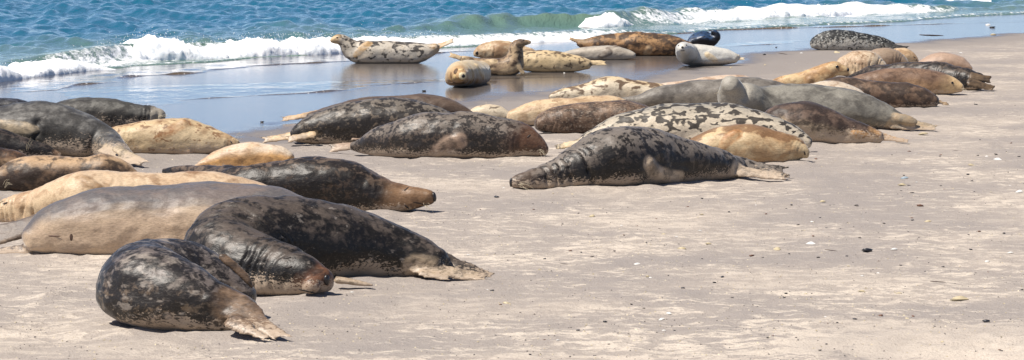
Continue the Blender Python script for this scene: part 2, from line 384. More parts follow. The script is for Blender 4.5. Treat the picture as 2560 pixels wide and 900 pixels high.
def fur(name, idx, m):
    s = NT(name); O = s.n('TexCoord').outputs['Object']
    off = (idx * 3.17 % 11, idx * 1.71 % 7, idx * 5.3 % 13)
    P = s.mapv(O, (1, 1, 1), off); PS = s.mapv(O, m.get('stretch', (.75, 1, 1.1)), off)
    A = s.n('Attribute', attribute_name='seal'); sep = s.n('SeparateColor'); s.t.links.new(A.outputs['Color'], sep.inputs[0])
    t, v, fl = sep.outputs; k = .92
    n1 = s.noise(P, 3.3, 4, .55, .3); n2 = s.math('ADD', s.math('MULTIPLY', s.noise(PS, m.get('sc', 11), m.get('det', 3), .52, .5), 1 - m.get('fine', .34)), s.math('MULTIPLY', s.noise(P, m.get('sc', 11) * 2.4, 3, .6, .4), m.get('fine', .34))); n3 = s.noise(PS, m.get('fsc', 13), 3, .6, .3)
    nf = s.noise(s.mapv(O, (.5, 1, 1), off), 75, 3, .7)
    sp = m.get('split', .5); so = m.get('soft', .16)
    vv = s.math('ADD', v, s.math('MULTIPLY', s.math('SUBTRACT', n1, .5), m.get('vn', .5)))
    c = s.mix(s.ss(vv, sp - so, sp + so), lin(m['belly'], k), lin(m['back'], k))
    n4 = s.noise(PS, 7, 4, .6, .6); big = s.ss(s.math('ADD', s.math('MULTIPLY', n1, .5), s.math('MULTIPLY', n4, .5)), .44, .60)
    c = s.mix(s.math('MULTIPLY', big, m.get('mott', .35)), c, lin(m.get('mottc', [q * .6 for q in m['back']]), k))
    if 'spot' in m:
        th = m.get('th', .56); e = m.get('edge', .035)
        nn = s.math('ADD', n2, s.math('MULTIPLY', s.math('SUBTRACT', v, .5), m.get('spv', .12)))
        c = s.mix(s.math('MULTIPLY', s.ss(nn, th - e, th + e), m.get('sa', .9)), c, lin(m['spot'], k))
    if 'fleck' in m:
        th = m.get('fth', .60)
        c = s.mix(s.math('MULTIPLY', s.ss(n3, th - .05, th + .07), m.get('fa', .7)), c, lin(m['fleck'], k))
    if 'head' in m:
        h0 = m.get('ht', .22)
        hm = s.math('MULTIPLY', s.ss(s.math('ADD', t, s.math('MULTIPLY', s.math('SUBTRACT', n1, .5), .25)), h0, h0 * .45), m.get('ha', .85))
        c = s.mix(hm, c, lin(m['head'], k))
        if m.get('hsp'): c = s.mix(s.math('MULTIPLY', hm, s.ss(n3, .50, .60)), c, lin(m['hsp'], k))
    fc = lin(m.get('flip', m['belly']), k)
    c = s.mix(s.math('MULTIPLY', s.ss(fl, .1, 1.0), s.ss(n3, .32, .64, .25, .85)), c, fc)
    # fur grain, and sand stuck to the wet underside
    nh = s.noise(s.mapv(O, (.35, 1, 1.2), off), 110, 3, .65); c = s.mix(s.ss(nh, .40, .66, 0, .26), c, (0.0, 0.0, 0.0, 1)); c = s.mix(s.ss(nf, .52, .74, 0, m.get('pale', .06)), c, lin((230, 214, 190), k))
    z = s.n('SeparateXYZ'); s.t.links.new(s.n('NewGeometry').outputs['Position'], z.inputs[0])
    sh = m.get('sand', .07)
    zz = s.math('ADD', z.outputs[2], s.math('MULTIPLY', s.math('SUBTRACT', n1, .5), sh * 2.2))
    zz = s.math('ADD', zz, s.math('MULTIPLY', s.math('SUBTRACT', nf, .5), sh * 3.6))
    c = s.mix(s.math('MULTIPLY', s.ss(zz, sh, sh * .55), m.get('sandA', .75)), c, SAND_COAT)
    s.set(Base_Color=c, Roughness=m.get('rough', .5), IOR=1.45)
    s.put(s.p.inputs['Specular IOR Level'], m.get('spec', .34))
    s.p.inputs['Sheen Weight'].default_value = m.get('sheen', .22); s.p.inputs['Sheen Roughness'].default_value = .3
    b = s.bump(s.noise(PS, 13, 4, .6), .22, .03); b = s.bump(nf, .22, .008, b); s.set(Normal=b)
    return s.m
def plain(name, col, rough=.5, spec=.5, k=.8):
    s = NT(name); O = s.n('TexCoord').outputs['Object']; n = s.noise(O, 60, 3, .6)
    s.set(Base_Color=s.mix(s.ss(n, .3, .7), lin([q * .8 for q in col], k), lin(col, k)), Roughness=rough)
    s.put(s.p.inputs['Specular IOR Level'], spec); return s.m
M_EYE = plain('seal_eye', (18, 14, 13), .12, .7); M_NOSE = plain('seal_nose', (40, 36, 36), .35, .5); M_CLAW = plain('seal_claw', (205, 190, 165), .4); M_LID = plain('eyelid_crease', (46, 34, 28), .6)
M_WHISK = plain('whisker_hair', (225, 210, 180), .4)
def ellipsoid(name, c, ax, mat, rad, parent, nseg=10):
    """ax: 3 unit axes, rad: 3 radii"""
    V = [c + ax[2] * rad[2]]; ring = 5
    for i in range(1, ring):
        a = math.pi * i / ring
        for j in range(nseg):
            b = 2 * math.pi * j / nseg
            V.append(c + ax[2] * rad[2] * math.cos(a) + ax[0] * rad[0] * math.sin(a) * math.cos(b) + ax[1] * rad[1] * math.sin(a) * math.sin(b))
    V.append(c - ax[2] * rad[2]); Fc = []
    for j in range(nseg):
        Fc.append((0, 1 + j, 1 + (j + 1) % nseg))
        for i in range(ring - 2): a = 1 + i * nseg; Fc.append((a + j, a + nseg + j, a + nseg + (j + 1) % nseg, a + (j + 1) % nseg))
        a = 1 + (ring - 2) * nseg; Fc.append((a + j, len(V) - 1, a + (j + 1) % nseg))
    return link(name, mesh_np(name, np.array(V), Fc, mat), parent)

SEALS = []
def seal(**k): SEALS.append(k)

def build_seal(idx, d):
    g = d['g']; g = [(0, g)] if not isinstance(g, list) else g
    gx_, gyv = [p[0] for p in g], [p[1] for p in g]
    gyf = lambda x: float(np.interp(x, gx_, gyv))
    rows = []
    if 'body' in d:
        B = d['body']; n = len(B); cx = np.array([b[0] for b in B], float); cy = np.array([(b[1] + b[2]) / 2 for b in B])
        hh = np.array([(b[2] - b[1]) / 2 for b in B]); sl = np.gradient(cy) / (np.gradient(cx) + 1e-6)
        rr = hh * np.maximum(1 / np.sqrt(1 + sl * sl), .72); C = [(x, y, r) + tuple(b[3:]) for x, y, r, b in zip(cx, cy, rr, B)]
    else: C = d['c']
    wr0 = d.get('wr', 1.12)
    for c in C:
        x, y, r = c[:3]; gy = c[3] if len(c) > 3 and c[3] else gyf(x); wr = c[4] if len(c) > 4 else wr0
        Y0 = gnd(x, gy)[1]; rm = r * Y0 / F; Y = Y0 + .55 * rm * wr
        rows.append(list(at(x, y, Y)) + [rm, wr])
    N = 64; R = crom(rows, N); R[:, 3] = np.maximum(R[:, 3], .012)
    if d.get('hd', 0): R = R[::-1]               # row 0 = head
    Cn, rad, wr = R[:, :3].copy(), R[:, 3], R[:, 4]
    taper = np.ones(N); V, Fc = sweep(Cn, rad, wr, None, 26, .55, True)
    bv = BVHTree.FromPolygons([Vector(v) for v in V], Fc)
    rings = [(Cn, rad * np.maximum(1, (wr + 1) / 2), 0)]
    allV, allF = [V], list(Fc); cnt = len(V)
    def addsw(v, f):
        nonlocal cnt
        allV.append(v); allF.extend([tuple(i + cnt for i in q) for q in f]); cnt += len(v)
    def surf(x, y, fallback):
        r = ray(x, y); h_ = bv.ray_cast(Vector(CO), Vector(r).normalized())
        if h_[0] is not None: return np.array(h_[0]), np.array(h_[1])
        p = at(x, y, fallback)
        if p[2] < .005: p = gnd(x, y)
        return p, None
    S0 = F / Cn[:, 1].mean()                     # px per metre
    claws = []
    for L in d.get('limbs', []):                 # front flippers lying on the body or the sand
        pts = L['p']; fb = gnd(pts[0][0], L.get('gy', gyf(pts[0][0])))[1] + .05
        rr_ = []; nrm = []
        for (x, y, r) in pts:
            q, nq = (at(x, y, gnd(x, L['gy'])[1] + .03), None) if L.get('free') else surf(x, y, fb)
            fb = q[1]; rm = r / S0
            dirc = (CO - q); dirc /= np.linalg.norm(dirc)
            if nq is not None: nrm.append(nq)
            q = q + (dirc if nq is None else nq) * rm * (L.get('out', .35) * .8 if rr_ else .0)
            if q[2] < rm * .3: q[2] = rm * .3
            rr_.append(list(q) + [rm])
        K = crom(rr_, 14); flat = np.array(L.get('n', np.mean(nrm, 0) if nrm else (0, -.85, .5))); fl_ = L.get('flat', .42)
        v, f = sweep(K[:, :3], np.maximum(K[:, 3], .008), fl_, flat, 14); addsw(v, f); rings.append((K[:, :3], K[:, 3], L.get('fl', 1)))
        nd = L.get('dig', 5)
        if nd:
            T = K[-1, :3] - K[-4, :3]; T /= np.linalg.norm(T); A = np.cross(T, flat); A /= np.linalg.norm(A); rm = K[-1, 3]
            for j in range(nd):
                u = (j / (nd - 1) - .5) * 2; b0 = K[-1, :3] + A * rm * u * .78 - T * rm * .6
                e = b0 + (T + A * u * .25) * rm * (1.35 - .35 * abs(u) + .2 * math.sin(j * 2.1 + idx)) * L.get('dl', 1.0)
                e[2] = max(e[2], .012)
                D = np.linspace(b0, e, 5); v, f = sweep(D, np.linspace(rm * .30, rm * .2, 5), .9, flat, 8); addsw(v, f); rings.append((D, np.full(5, rm * .26), L.get('fl', 1)))
                if L.get('claw', S0 > 200): claws.append((e, T, rm))
    for (x, y, r, o_) in d.get('blob', []):      # cheeks, whisker pads, shoulder: fused into the body
        q, nq = surf(x, y, Cn[0, 1]); rm = r / S0; q = q - (nq if nq is not None else 0) * rm * (1 - o_)
        K = np.array([q - [rm * .3, 0, 0], q, q + [rm * .3, 0, 0]]); v, f = sweep(K, [rm * .94, rm, rm * .94], 1.0, None, 12, .9); addsw(v, f); rings.append((K, np.full(3, rm), 0))
    for Hn in d.get('hind', []):                 # hind flippers: (x0,y0)->(x1,y1), half-width at tip w, root radius r
        x0, y0, x1, y1 = Hn['p']; w = Hn['w'] * 1.28; r0 = Hn.get('r', w * .9) * 1.12
        Y0 = gnd(x0, Hn.get('gy', gyf(x0)))[1] + Hn.get('dd', 0.0); Y1 = gnd(x1, Hn.get('gy1', Hn.get('gy', gyf(x1))))[1] + Hn.get('dd1', Hn.get('dd', 0.0))
        a = at(x0, y0, Y0 + .04); b = at(x1, y1, Y1 + .02); T = b - a; ln = np.linalg.norm(T); T /= ln
        flat = np.array(Hn.get('n', (0.05, -.75, .65))); A = np.cross(T, flat); A /= np.linalg.norm(A)
        nd = Hn.get('dig', 5); wm = w / S0; rm = r0 / S0
        mid = a + T * ln * .55
        K = np.array([list(a - T * .06) + [rm], list(a + T * ln * .25) + [rm * .9], list(mid) + [wm * .85], list(a + T * ln * .72) + [wm * .8]])
        K = crom(K, 12); v, f = sweep(K[:, :3], K[:, 3], Hn.get('flat', .27), flat, 14); addsw(v, f); rings.append((K[:, :3], K[:, 3], Hn.get('fl', 1)))
        for j in range(nd):
            u = (j / (nd - 1) - .5) * 2
            s_ = a + T * ln * .3 + A * u * rm * .5; m_ = a + T * ln * .68 + A * u * wm * .72
            e = a + T * ln * (.90 + .10 * abs(u) + .03 * math.sin(idx + j * 1.9)) + A * u * wm * .9
            K = np.array([s_, m_, e]); K[:, 2] = np.maximum(K[:, 2], .012)
            D = crom(np.c_[K, [wm * .34, wm * .30, wm * .19]], 8)
            v, f = sweep(D[:, :3], D[:, 3], .8, flat, 8); addsw(v, f); rings.append((D[:, :3], D[:, 3], Hn.get('fl', 1)))
    V = np.vstack(allV)
    base = np.array((Cn[:, 0].mean(), Cn[:, 1].mean(), 0.0))
    lowz = -.012
    V[:, 2] = np.where(V[:, 2] < lowz, lowz + (V[:, 2] - lowz) * .04, V[:, 2])
    tmp = bpy.data.meshes.new('tmp'); tmp.from_pydata((V - base).tolist(), [], allF); tmp.update()
    ob = bpy.data.objects.new('tmp', tmp); COL.objects.link(ob)
    vox = .0125 if S0 > 340 else (.0145 if S0 > 230 else .0165)
    vox = d.get('vox', vox)
    md = ob.modifiers.new('r', 'REMESH'); md.mode = 'VOXEL'; md.voxel_size = vox
    sm = ob.modifiers.new('s', 'SMOOTH'); sm.factor = .5; sm.iterations = d.get('smooth', 3)
    dg = bpy.context.evaluated_depsgraph_get(); me = bpy.data.meshes.new_from_object(ob.evaluated_get(dg))
    COL.objects.unlink(ob); bpy.data.objects.remove(ob); bpy.data.meshes.remove(tmp)
    n = len(me.vertices); co = np.empty(n * 3, np.float32); me.vertices.foreach_get('co', co); co = co.reshape(-1, 3).astype(float)
    nr = np.empty(n * 3, np.float32); me.vertices.foreach_get('normal', nr); nr = nr.reshape(-1, 3).astype(float)
    Wc = co + base
    D = np.linalg.norm(Wc[:, None, :] - Cn[None], axis=2); ib = D.argmin(1); tpar = ib / (N - 1)
    # smoother t: weighted by inverse distance
    wgt = 1 / (D ** 4 + 1e-6); tpar = (wgt * np.linspace(0, 1, N)[None]).sum(1) / wgt.sum(1)
    best = (D / rad[None]).min(1); fl = np.zeros(n); bl = np.full(n, 9.0)
    for (q, r_, f_) in rings[1:]:
        if f_: bl = np.minimum(bl, (np.linalg.norm(Wc[:, None, :] - q[None], axis=2) / np.maximum(r_, .01)[None]).min(1))
    fl = sstep(1.7, .8, bl) * sstep(.6, 1.05, best) if len(rings) > 1 else fl
    # folds of skin, loose lumps
    disp = (fbm(co * [3.2, 4, 4] + idx * 7, idx, 3) - .5) * d.get('lump', .05) + (fbm(co * [14, 20, 20] + idx * 3, idx + 50, 2) - .5) * d.get('lump2', .008)
    for (t0, t1, amp_, nf_) in d.get('folds', []):
        w_ = sstep(t0 - .02, t0 + .02, tpar) * sstep(t1 + .02, t1 - .02, tpar)
        ph = (tpar - t0) / (t1 - t0) * nf_ * 2 * math.pi + (fbm(co * 5, idx + 9, 2) - .5) * 9 + 2.2 * np.sin(tpar * 37 + idx)
        cr = 1 - np.abs(np.sin(ph / 2)); side = sstep(.95, .35, nr[:, 2]) * sstep(.3, .6, fbm(co * 7 + 5, idx + 19, 2))
        disp -= 1.9 * amp_ * w_ * cr ** 2.2 * (.35 + .65 * side)
    disp *= (1 - fl * .8) * sstep(-.01, .06, Wc[:, 2])
    co += nr * disp[:, None]
    me.vertices.foreach_set('co', co.astype(np.float32).ravel())
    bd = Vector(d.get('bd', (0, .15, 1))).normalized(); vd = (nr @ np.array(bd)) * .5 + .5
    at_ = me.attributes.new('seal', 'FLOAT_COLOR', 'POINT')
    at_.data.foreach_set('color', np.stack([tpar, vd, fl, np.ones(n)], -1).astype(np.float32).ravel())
    me.polygons.foreach_set('use_smooth', [True] * len(me.polygons))
    me.materials.clear(); me.materials.append(fur('fur_' + d['label'].split()[0] + '_%d' % idx, idx, d['m'])); me.update()
    root = link(d.get('name', 'grey_seal'), None, None, label=d['label'], category='seal', group=d.get('group', 'seals resting on the beach'))
    root.location = base; me.name = 'seal_body'
    body = link('body', me, root)
    bv2 = BVHTree.FromPolygons([Vector(v) for v in co + base], [tuple(p.vertices) for p in me.polygons])
    def spot(x, y):
        h_ = bv2.ray_cast(Vector(CO), Vector(ray(x, y)).normalized())
        if h_[0] is None: return None
        nn = np.array(h_[1]); s_ = np.cross(nn, (0, 0, 1.0)); s_ = s_ / (np.linalg.norm(s_) + 1e-9); return np.array(h_[0]) - base, nn, s_, np.cross(s_, nn)
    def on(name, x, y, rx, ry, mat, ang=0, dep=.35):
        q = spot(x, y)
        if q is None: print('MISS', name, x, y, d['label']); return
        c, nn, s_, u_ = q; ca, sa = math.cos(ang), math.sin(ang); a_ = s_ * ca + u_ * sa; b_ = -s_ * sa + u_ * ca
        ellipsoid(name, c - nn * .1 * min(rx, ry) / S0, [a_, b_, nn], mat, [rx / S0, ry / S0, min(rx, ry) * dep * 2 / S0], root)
    for e in d.get('eyes', []): on('eye', e[0], e[1], e[2] if len(e) > 2 else .016 * S0, e[3] if len(e) > 3 else .014 * S0, M_EYE, e[4] if len(e) > 4 else 0)
    for e in d.get('lids', []): on('closed_eye', e[0], e[1], .026 * S0, .007 * S0, M_LID, e[2] if len(e) > 2 else 0)
    for e in d.get('nose', []): on('nose', e[0], e[1], e[2] if len(e) > 2 else .028 * S0, e[3] if len(e) > 3 else .02 * S0, M_NOSE, e[4] if len(e) > 4 else 0)
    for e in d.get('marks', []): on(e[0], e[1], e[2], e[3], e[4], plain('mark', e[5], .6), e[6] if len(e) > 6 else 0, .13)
    for (e, T, rm) in claws:
        nn = np.array((0, -.6, .8)); a_ = np.cross(T, nn); a_ /= np.linalg.norm(a_) + 1e-9
        c = e - base + T * .010; c[2] = max(c[2], .008)
        ellipsoid('claw', c, [a_, np.cross(T, a_), T], M_CLAW, [.0045, .0045, .016], root, 6)
    for wk in d.get('whisk', []):                # tuft of whiskers from a point on the muzzle
        q = spot(wk[0], wk[1])
        if q is None: continue
        c = q[0]; VV = []; FF = []; r = random.Random(idx)
        e0 = at(wk[2], wk[3], (c + base)[1] - .03) - base
        for j in range(7):
            st = c + np.array([r.uniform(-.02, .02), -.004, r.uniform(-.02, .02)]); en = st + (e0 - c) * r.uniform(.7, 1.1) + np.array([r.uniform(-.03, .03), 0, r.uniform(-.03, .03)])
            K = np.array([st, (st + en) / 2 + np.array([0, 0, .012]), en]); v, f = sweep(crom(np.c_[K, [.0016, .0012, .0008]], 5)[:, :3], np.linspace(.0016, .0007, 5), 1, None, 4)
            b0 = len(VV); VV += v.tolist(); FF += [tuple(i + b0 for i in q_) for q_ in f]
        link('whiskers', mesh_np('whiskers', VV, FF, M_WHISK), root)
    FOOT.append((Cn, rad * wr))
    return root
FOOT = []
#SEAL_DATA#
# coats
DARK = dict(back=(112, 104, 95), belly=(50, 42, 36), split=.6, spot=(14, 12, 12), sc=15, th=.452, edge=.032, spv=-.12, fine=.48, rough=.44, sheen=.12, spec=.42, sa=.9, mott=.4, flip=(160, 142, 120), sand=.08)  # paler back with fewer spots on top: lit tops, shaded flanks painted into fur
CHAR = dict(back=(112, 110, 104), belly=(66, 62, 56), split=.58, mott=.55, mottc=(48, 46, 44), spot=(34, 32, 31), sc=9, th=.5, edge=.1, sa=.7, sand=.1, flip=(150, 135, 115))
CREAM = dict(back=(212, 188, 154), belly=(226, 202, 166), mott=.8, mottc=(150, 114, 80), fleck=(140, 106, 76), fsc=9, fth=.55, fa=.5, spot=(120, 88, 60), sc=13, fine=.2, th=.66, edge=.03, sa=.7, flip=(152, 122, 90), sand=.05)
SPOT = dict(back=(176, 168, 152), belly=(238, 222, 194), spot=(42, 38, 36), sc=12, det=1.5, fine=.16, th=.55, edge=.045, sa=.92, mott=.3, mottc=(206, 184, 150), flip=(214, 190, 150), sand=.04, split=.82)
BROWN = dict(back=(134, 104, 82), belly=(176, 146, 114), mott=.5, mottc=(84, 62, 48), spot=(62, 46, 38), sc=9, th=.55, edge=.08, sa=.6, flip=(176, 150, 118), sand=.06)
GREY = dict(back=(134, 130, 122), belly=(122, 114, 102), mott=.5, mottc=(86, 82, 76), spot=(66, 62, 58), sc=7, th=.58, edge=.08, sa=.5, sand=.06, flip=(186, 162, 130))
def mk(b, **k): q = dict(b); q.update(k); return q

# --- group at the left edge, from the sea inward
seal(label='blue-black seal, only its low back showing beyond the big grey seal', g=286, hd=1, body=[(-230, 262, 284), (-150, 248, 288), (-60, 245, 290), (10, 246, 289), (45, 248, 287), (72, 256, 284)],
     m=mk(DARK, back=(70, 72, 82), spot=(28, 30, 36), th=.42))
seal(label='charcoal seal with pale wrinkled muzzle lying behind the spotted tan seal', g=320, hd=1, body=[(105, 275, 312), (145, 255, 318), (190, 247, 321), (233, 245, 322), (296, 249, 322), (342, 258, 320), (380, 266, 317), (404, 276, 312)],
     m=mk(CHAR, head=(176, 166, 150), ht=.16, ha=.75), folds=[(.02, .25, .012, 5)], whisk=[(400, 292, 424, 285)])
seal(label='big grey seal with sandy flank and folded hind flippers beside the spotted tan seal', g=[(0, 396), (260, 398), (340, 414)], hd=0,
     body=[(-300, 318, 372), (-235, 285, 385), (-150, 264, 392), (-60, 262, 395), (0, 265, 396), (60, 255, 397), (103, 251, 397), (156, 260, 398), (218, 287, 399), (262, 313, 401), (295, 345, 404), (318, 372, 408)],
     limbs=[dict(p=[(-30, 312, 12), (20, 315, 13), (60, 319, 12), (88, 324, 8)], dig=0, out=.3, claw=False)],
     hind=[dict(p=(300, 375, 362, 412), w=12, r=14, gy=412, gy1=418), dict(p=(262, 376, 340, 414), w=11, r=14, gy=406, gy1=419)],
     m=mk(CHAR, back=(112, 110, 106), mottc=(60, 58, 56), sand=.17, sandA=.85, flip=(196, 176, 146)), folds=[(.5, .56, .02, 1)])
seal(label='tan seal with brown spots lying on its side, flipper folded across its chest', g=388, hd=1, bd=(0, .7, .7),
     body=[(240, 338, 378), (275, 319, 384), (311, 310, 388), (373, 299, 390), (430, 292, 391), (462, 293, 391), (495, 302, 390), (529, 316, 388), (560, 333, 381), (580, 344, 374), (596, 353, 367)],
     limbs=[dict(p=[(462, 306, 14), (440, 318, 13), (415, 332, 11), (396, 345, 9)], out=.7), dict(p=[(476, 383, 10), (450, 387, 9), (422, 389, 7)], dig=0, gy=392, out=.2)],
     m=mk(CREAM, back=(218, 192, 150), belly=(236, 210, 168), th=.575, sc=17, sa=.85, mott=.3, sand=.09, flip=(150, 106, 66)), folds=[(.06, .14, .006, 3), (.75, .92, .006, 4)], lids=[(577, 354, .9)], whisk=[(590, 352, 604, 338)])
seal(label='near-black seal with brown cheeks between the big grey seal and the mottled brown seal', g=404, hd=1, body=[(-220, 322, 396), (-140, 308, 402), (-60, 313, 405), (0, 324, 405), (62, 341, 405), (105, 354, 404), (135, 368, 403), (152, 381, 401)],
     m=mk(DARK, back=(72, 62, 56), belly=(60, 50, 44), spot=(24, 21, 20), th=.42, head=(128, 100, 76), ht=.12, hsp=(46, 36, 30)), whisk=[(70, 372, 74, 350)])
seal(label='dark brown seal with rounded head in front of the near-black seal', g=430, hd=1, body=[(-240, 380, 424), (-150, 356, 430), (-60, 362, 432), (0, 369, 432), (30, 372, 432), (52, 380, 430), (66, 391, 427)],
     m=mk(BROWN, back=(110, 82, 60), mottc=(52, 38, 30), spot=(36, 28, 24), th=.48, sa=.85))
seal(label='mottled brown and cream seal stretched in front of the big grey seal', g=480, hd=0, body=[(-90, 452, 476), (-40, 438, 479), (0, 423, 481), (45, 398, 483), (90, 390, 484), (156, 391, 483), (225, 394, 481), (266, 386, 478), (295, 393, 474), (318, 409, 468), (338, 428, 460)],
     m=mk(BROWN, back=(184, 154, 120), belly=(112, 90, 70), mott=.55, mottc=(92, 70, 54), spot=(42, 34, 30), split=.72, sc=10, th=.455, sa=.85, spv=-.2, sand=.02), whisk=[(10, 466, 24, 452)])
seal(label='cream seal with wrinkled neck lying behind the grey belly-up seal', g=[(0, 557), (200, 568), (650, 562)], hd=0, bd=(0, .6, .8),
     body=[(-50, 524, 552), (-20, 508, 556), (20, 494, 560), (62, 481, 563), (124, 462, 567), (174, 437, 570), (218, 425, 571), (311, 424, 571), (467, 430, 570), (575, 436, 566), (650, 456, 556), (705, 482, 540)],
     limbs=[dict(p=[(205, 445, 13), (225, 456, 12), (245, 468, 10)], dig=0, out=.1)],
     m=mk(CREAM, back=(226, 198, 164), belly=(216, 190, 154), mott=.45, mottc=(180, 144, 108), th=.68, sc=9, sand=.05), folds=[(.02, .3, .016, 8), (.5, .75, .004, 9)], lids=[(14, 508, -.3)], whisk=[(2, 505, 14, 488)])
seal(label='large grey seal rolled over to show its pinkish cream belly and navel', g=641, hd=1, bd=(0, .75, .75),
     body=[(72, 562, 632), (92, 540, 640), (124, 512, 643), (187, 486, 645), (280, 466, 646), (404, 459, 646), (529, 450, 644), (622, 456, 641), (700, 473, 637), (770, 496, 632), (830, 526, 624), (860, 550, 615)],
     hind=[dict(p=(98, 562, -25, 592), w=24, r=34, gy=632), dict(p=(105, 620, -30, 632), w=13, r=22, gy=638)],
     m=dict(rough=.5, spec=.4, back=(92, 88, 88), belly=(230, 202, 170), split=.34, soft=.17, vn=.3, mott=.28, mottc=(146, 124, 110), spot=(120, 100, 84), sc=5, th=.64, edge=.1, sa=.5, flip=(100, 86, 76), sand=.06, sheen=.3),
     marks=[('navel', 178, 592, 5, 11, (90, 66, 50)), ('genital_slit', 132, 590, 22, 2.4, (120, 94, 78))])
seal(label='pale cream seal with rusty patch on its flank behind the long dark brown seal', g=426, hd=0, body=[(486, 410, 424), (505, 397, 427), (529, 384, 430), (576, 364, 431), (622, 356, 431), (662, 361, 429), (698, 367, 426), (722, 381, 421)],
     m=mk(CREAM, back=(240, 220, 194), belly=(206, 160, 104), mott=.5, mottc=(190, 146, 96), th=.9, split=.62))
seal(label='long dark brown seal asleep with its snout pointing away from the pale seals', g=[(420, 500), (620, 528), (1090, 533)], hd=1, bd=(0, .55, .85),
     body=[(410, 420, 436, 505), (455, 414, 452, 510), (540, 414, 490, 518), (620, 411, 515), (733, 395, 530), (809, 390, 534), (865, 396, 536), (922, 423, 537), (965, 445, 536), (1000, 455, 532), (1028, 461, 524, 0, .95), (1055, 466, 516, 0, .9), (1078, 474, 509, 0, .9)],
     m=mk(DARK, back=(104, 88, 74), belly=(62, 48, 36), spot=(15, 12, 11), sc=10, th=.445, edge=.05, head=(140, 108, 78), ht=.25, ha=.75, hsp=(92, 68, 48), sand=.05), folds=[(.2, .3, .006, 4)],
     marks=[('mouth', 1050, 509, 22, 2, (52, 34, 24), .25)], lids=[(1016, 472, -1.0), (1017, 517, .8)], nose=[(1086, 492, 8, 13)], whisk=[(1060, 512, 1072, 528), (1055, 470, 1064, 456)])
# --- big front pair
seal(label='massive dark bull seal curled round, head on the sand and hind flippers trailing', g=[(600, 706), (1000, 698), (1100, 699)], hd=1, bd=(0, .1, 1), smooth=5,
     c=[(1098, 656, 34, 700), (1050, 640, 50, 699), (1000, 629, 62, 699), (900, 612, 82, 701), (800, 602, 97, 706), (705, 597, 104, 711), (630, 600, 107, 716), (578, 614, 102, 721), (566, 632, 95, 726), (595, 646, 88, 730), (645, 660, 79, 734), (698, 674, 68, 737.5), (740, 684, 57, 740), (772, 692, 48, 741.5, 1.0), (797, 699, 38, 742.3, 1.0), (813, 702, 29, 743, 1.0)],
     limbs=[dict(p=[(842, 700, 14), (870, 703, 13), (900, 708, 11), (932, 713, 7)], dig=0, gy=724, free=True, n=(0, -.3, 1), flat=.6, out=.0)],
     hind=[dict(p=(1085, 645, 1240, 696), w=13, r=26, gy=700, gy1=702, dd=.10, fl=0), dict(p=(1060, 668, 1225, 699), w=15, r=24, gy=702, gy1=704), dict(p=(1075, 688, 1130, 698), w=9, r=12, gy=705, dig=3)],
     m=mk(DARK, back=(88, 78, 70), belly=(36, 30, 27), spot=(11, 10, 9), sc=8, th=.41, spv=-.26, edge=.07, fleck=(170, 160, 150), fsc=16, fth=.66, fa=.45, head=(112, 76, 54), ht=.11, ha=.8, hsp=(56, 40, 32), flip=(176, 156, 130), sand=.10, split=.55),  # bull's paler top and black flanks paint light and shade into the coat
     folds=[(.12, .27, .014, 5), (.40, .50, .012, 4)], blob=[(780, 712, 21, .22)], marks=[('mouth', 770, 729, 26, 2.5, (24, 18, 16), .25)], lids=[(722, 668, -.2), (718, 645, -.2)], nose=[(817, 700, 9, 14)])
seal(label='plump speckled black seal curled up in front of the massive bull, brown hind flippers spread', g=[(300, 816), (500, 832)], hd=1, bd=(0, .2, 1), smooth=5,
     c=[(616, 786, 44, 838), (586, 781, 55, 837), (540, 769, 68, 836), (488, 754, 81, 835), (425, 737, 95, 833), (372, 719, 104, 829), (357, 708, 97, 819), (368, 698, 93, 809), (412, 696, 97, 802), (455, 700, 97, 798), (510, 714, 86, 797), (555, 728, 68, 797), (590, 738, 48, 797), (618, 745, 30, 797)],
     limbs=[dict(p=[(552, 640, 13), (585, 665, 14), (612, 692, 13), (630, 718, 9)], dig=3, out=.5, claw=False), dict(p=[(520, 752, 18), (548, 768, 22), (572, 786, 20), (585, 800, 10)], dig=0, out=.25, flat=.4, fl=0)],
     hind=[dict(p=(600, 775, 704, 846), w=18, r=40, gy=842, gy1=854), dict(p=(605, 808, 745, 849), w=8, r=18, gy=848, gy1=856), dict(p=(596, 812, 672, 850), w=10, r=22, gy=851, gy1=858, dig=4)],
     m=mk(DARK, back=(104, 95, 90), belly=(100, 84, 66), spot=(14, 12, 12), sc=12, th=.445, spv=-.05, edge=.06, stretch=(.6, .8, 1.2), fleck=(158, 147, 136), fsc=17, fth=.59, fa=.55, flip=(124, 100, 78), sand=.10))
# --- middle group
seal(label='sleek brown seal mostly hidden behind the dark spotted seal, at the wet sand', g=309, hd=1, body=[(772, 281, 303), (830, 262, 308), (884, 248, 311), (979, 238, 312), (1066, 234, 312), (1111, 243, 311), (1149, 260, 307), (1178, 280, 302)],
     hind=[dict(p=(790, 285, 700, 299), w=7, r=12, gy=306)], m=mk(BROWN, back=(96, 80, 68), belly=(82, 68, 58), mott=.5, mottc=(56, 46, 40), th=.62, flip=(214, 180, 138)))
seal(label='dark seal with black mottling, its hind flippers toward the water', g=364, hd=1, body=[(735, 322, 356), (771, 290, 364), (809, 273, 366), (866, 256, 367), (941, 246, 368), (1017, 245, 368), (1060, 256, 366), (1111, 279, 362), (1155, 302, 354)],
     hind=[dict(p=(755, 335, 650, 352), w=9, r=15, gy=362), dict(p=(770, 338, 712, 350), w=9, r=11, gy=365, dig=3, dd=-.12)], m=mk(DARK, back=(116, 107, 96), belly=(98, 84, 68), spot=(26, 23, 22), sc=12, th=.455, flip=(216, 186, 146)))
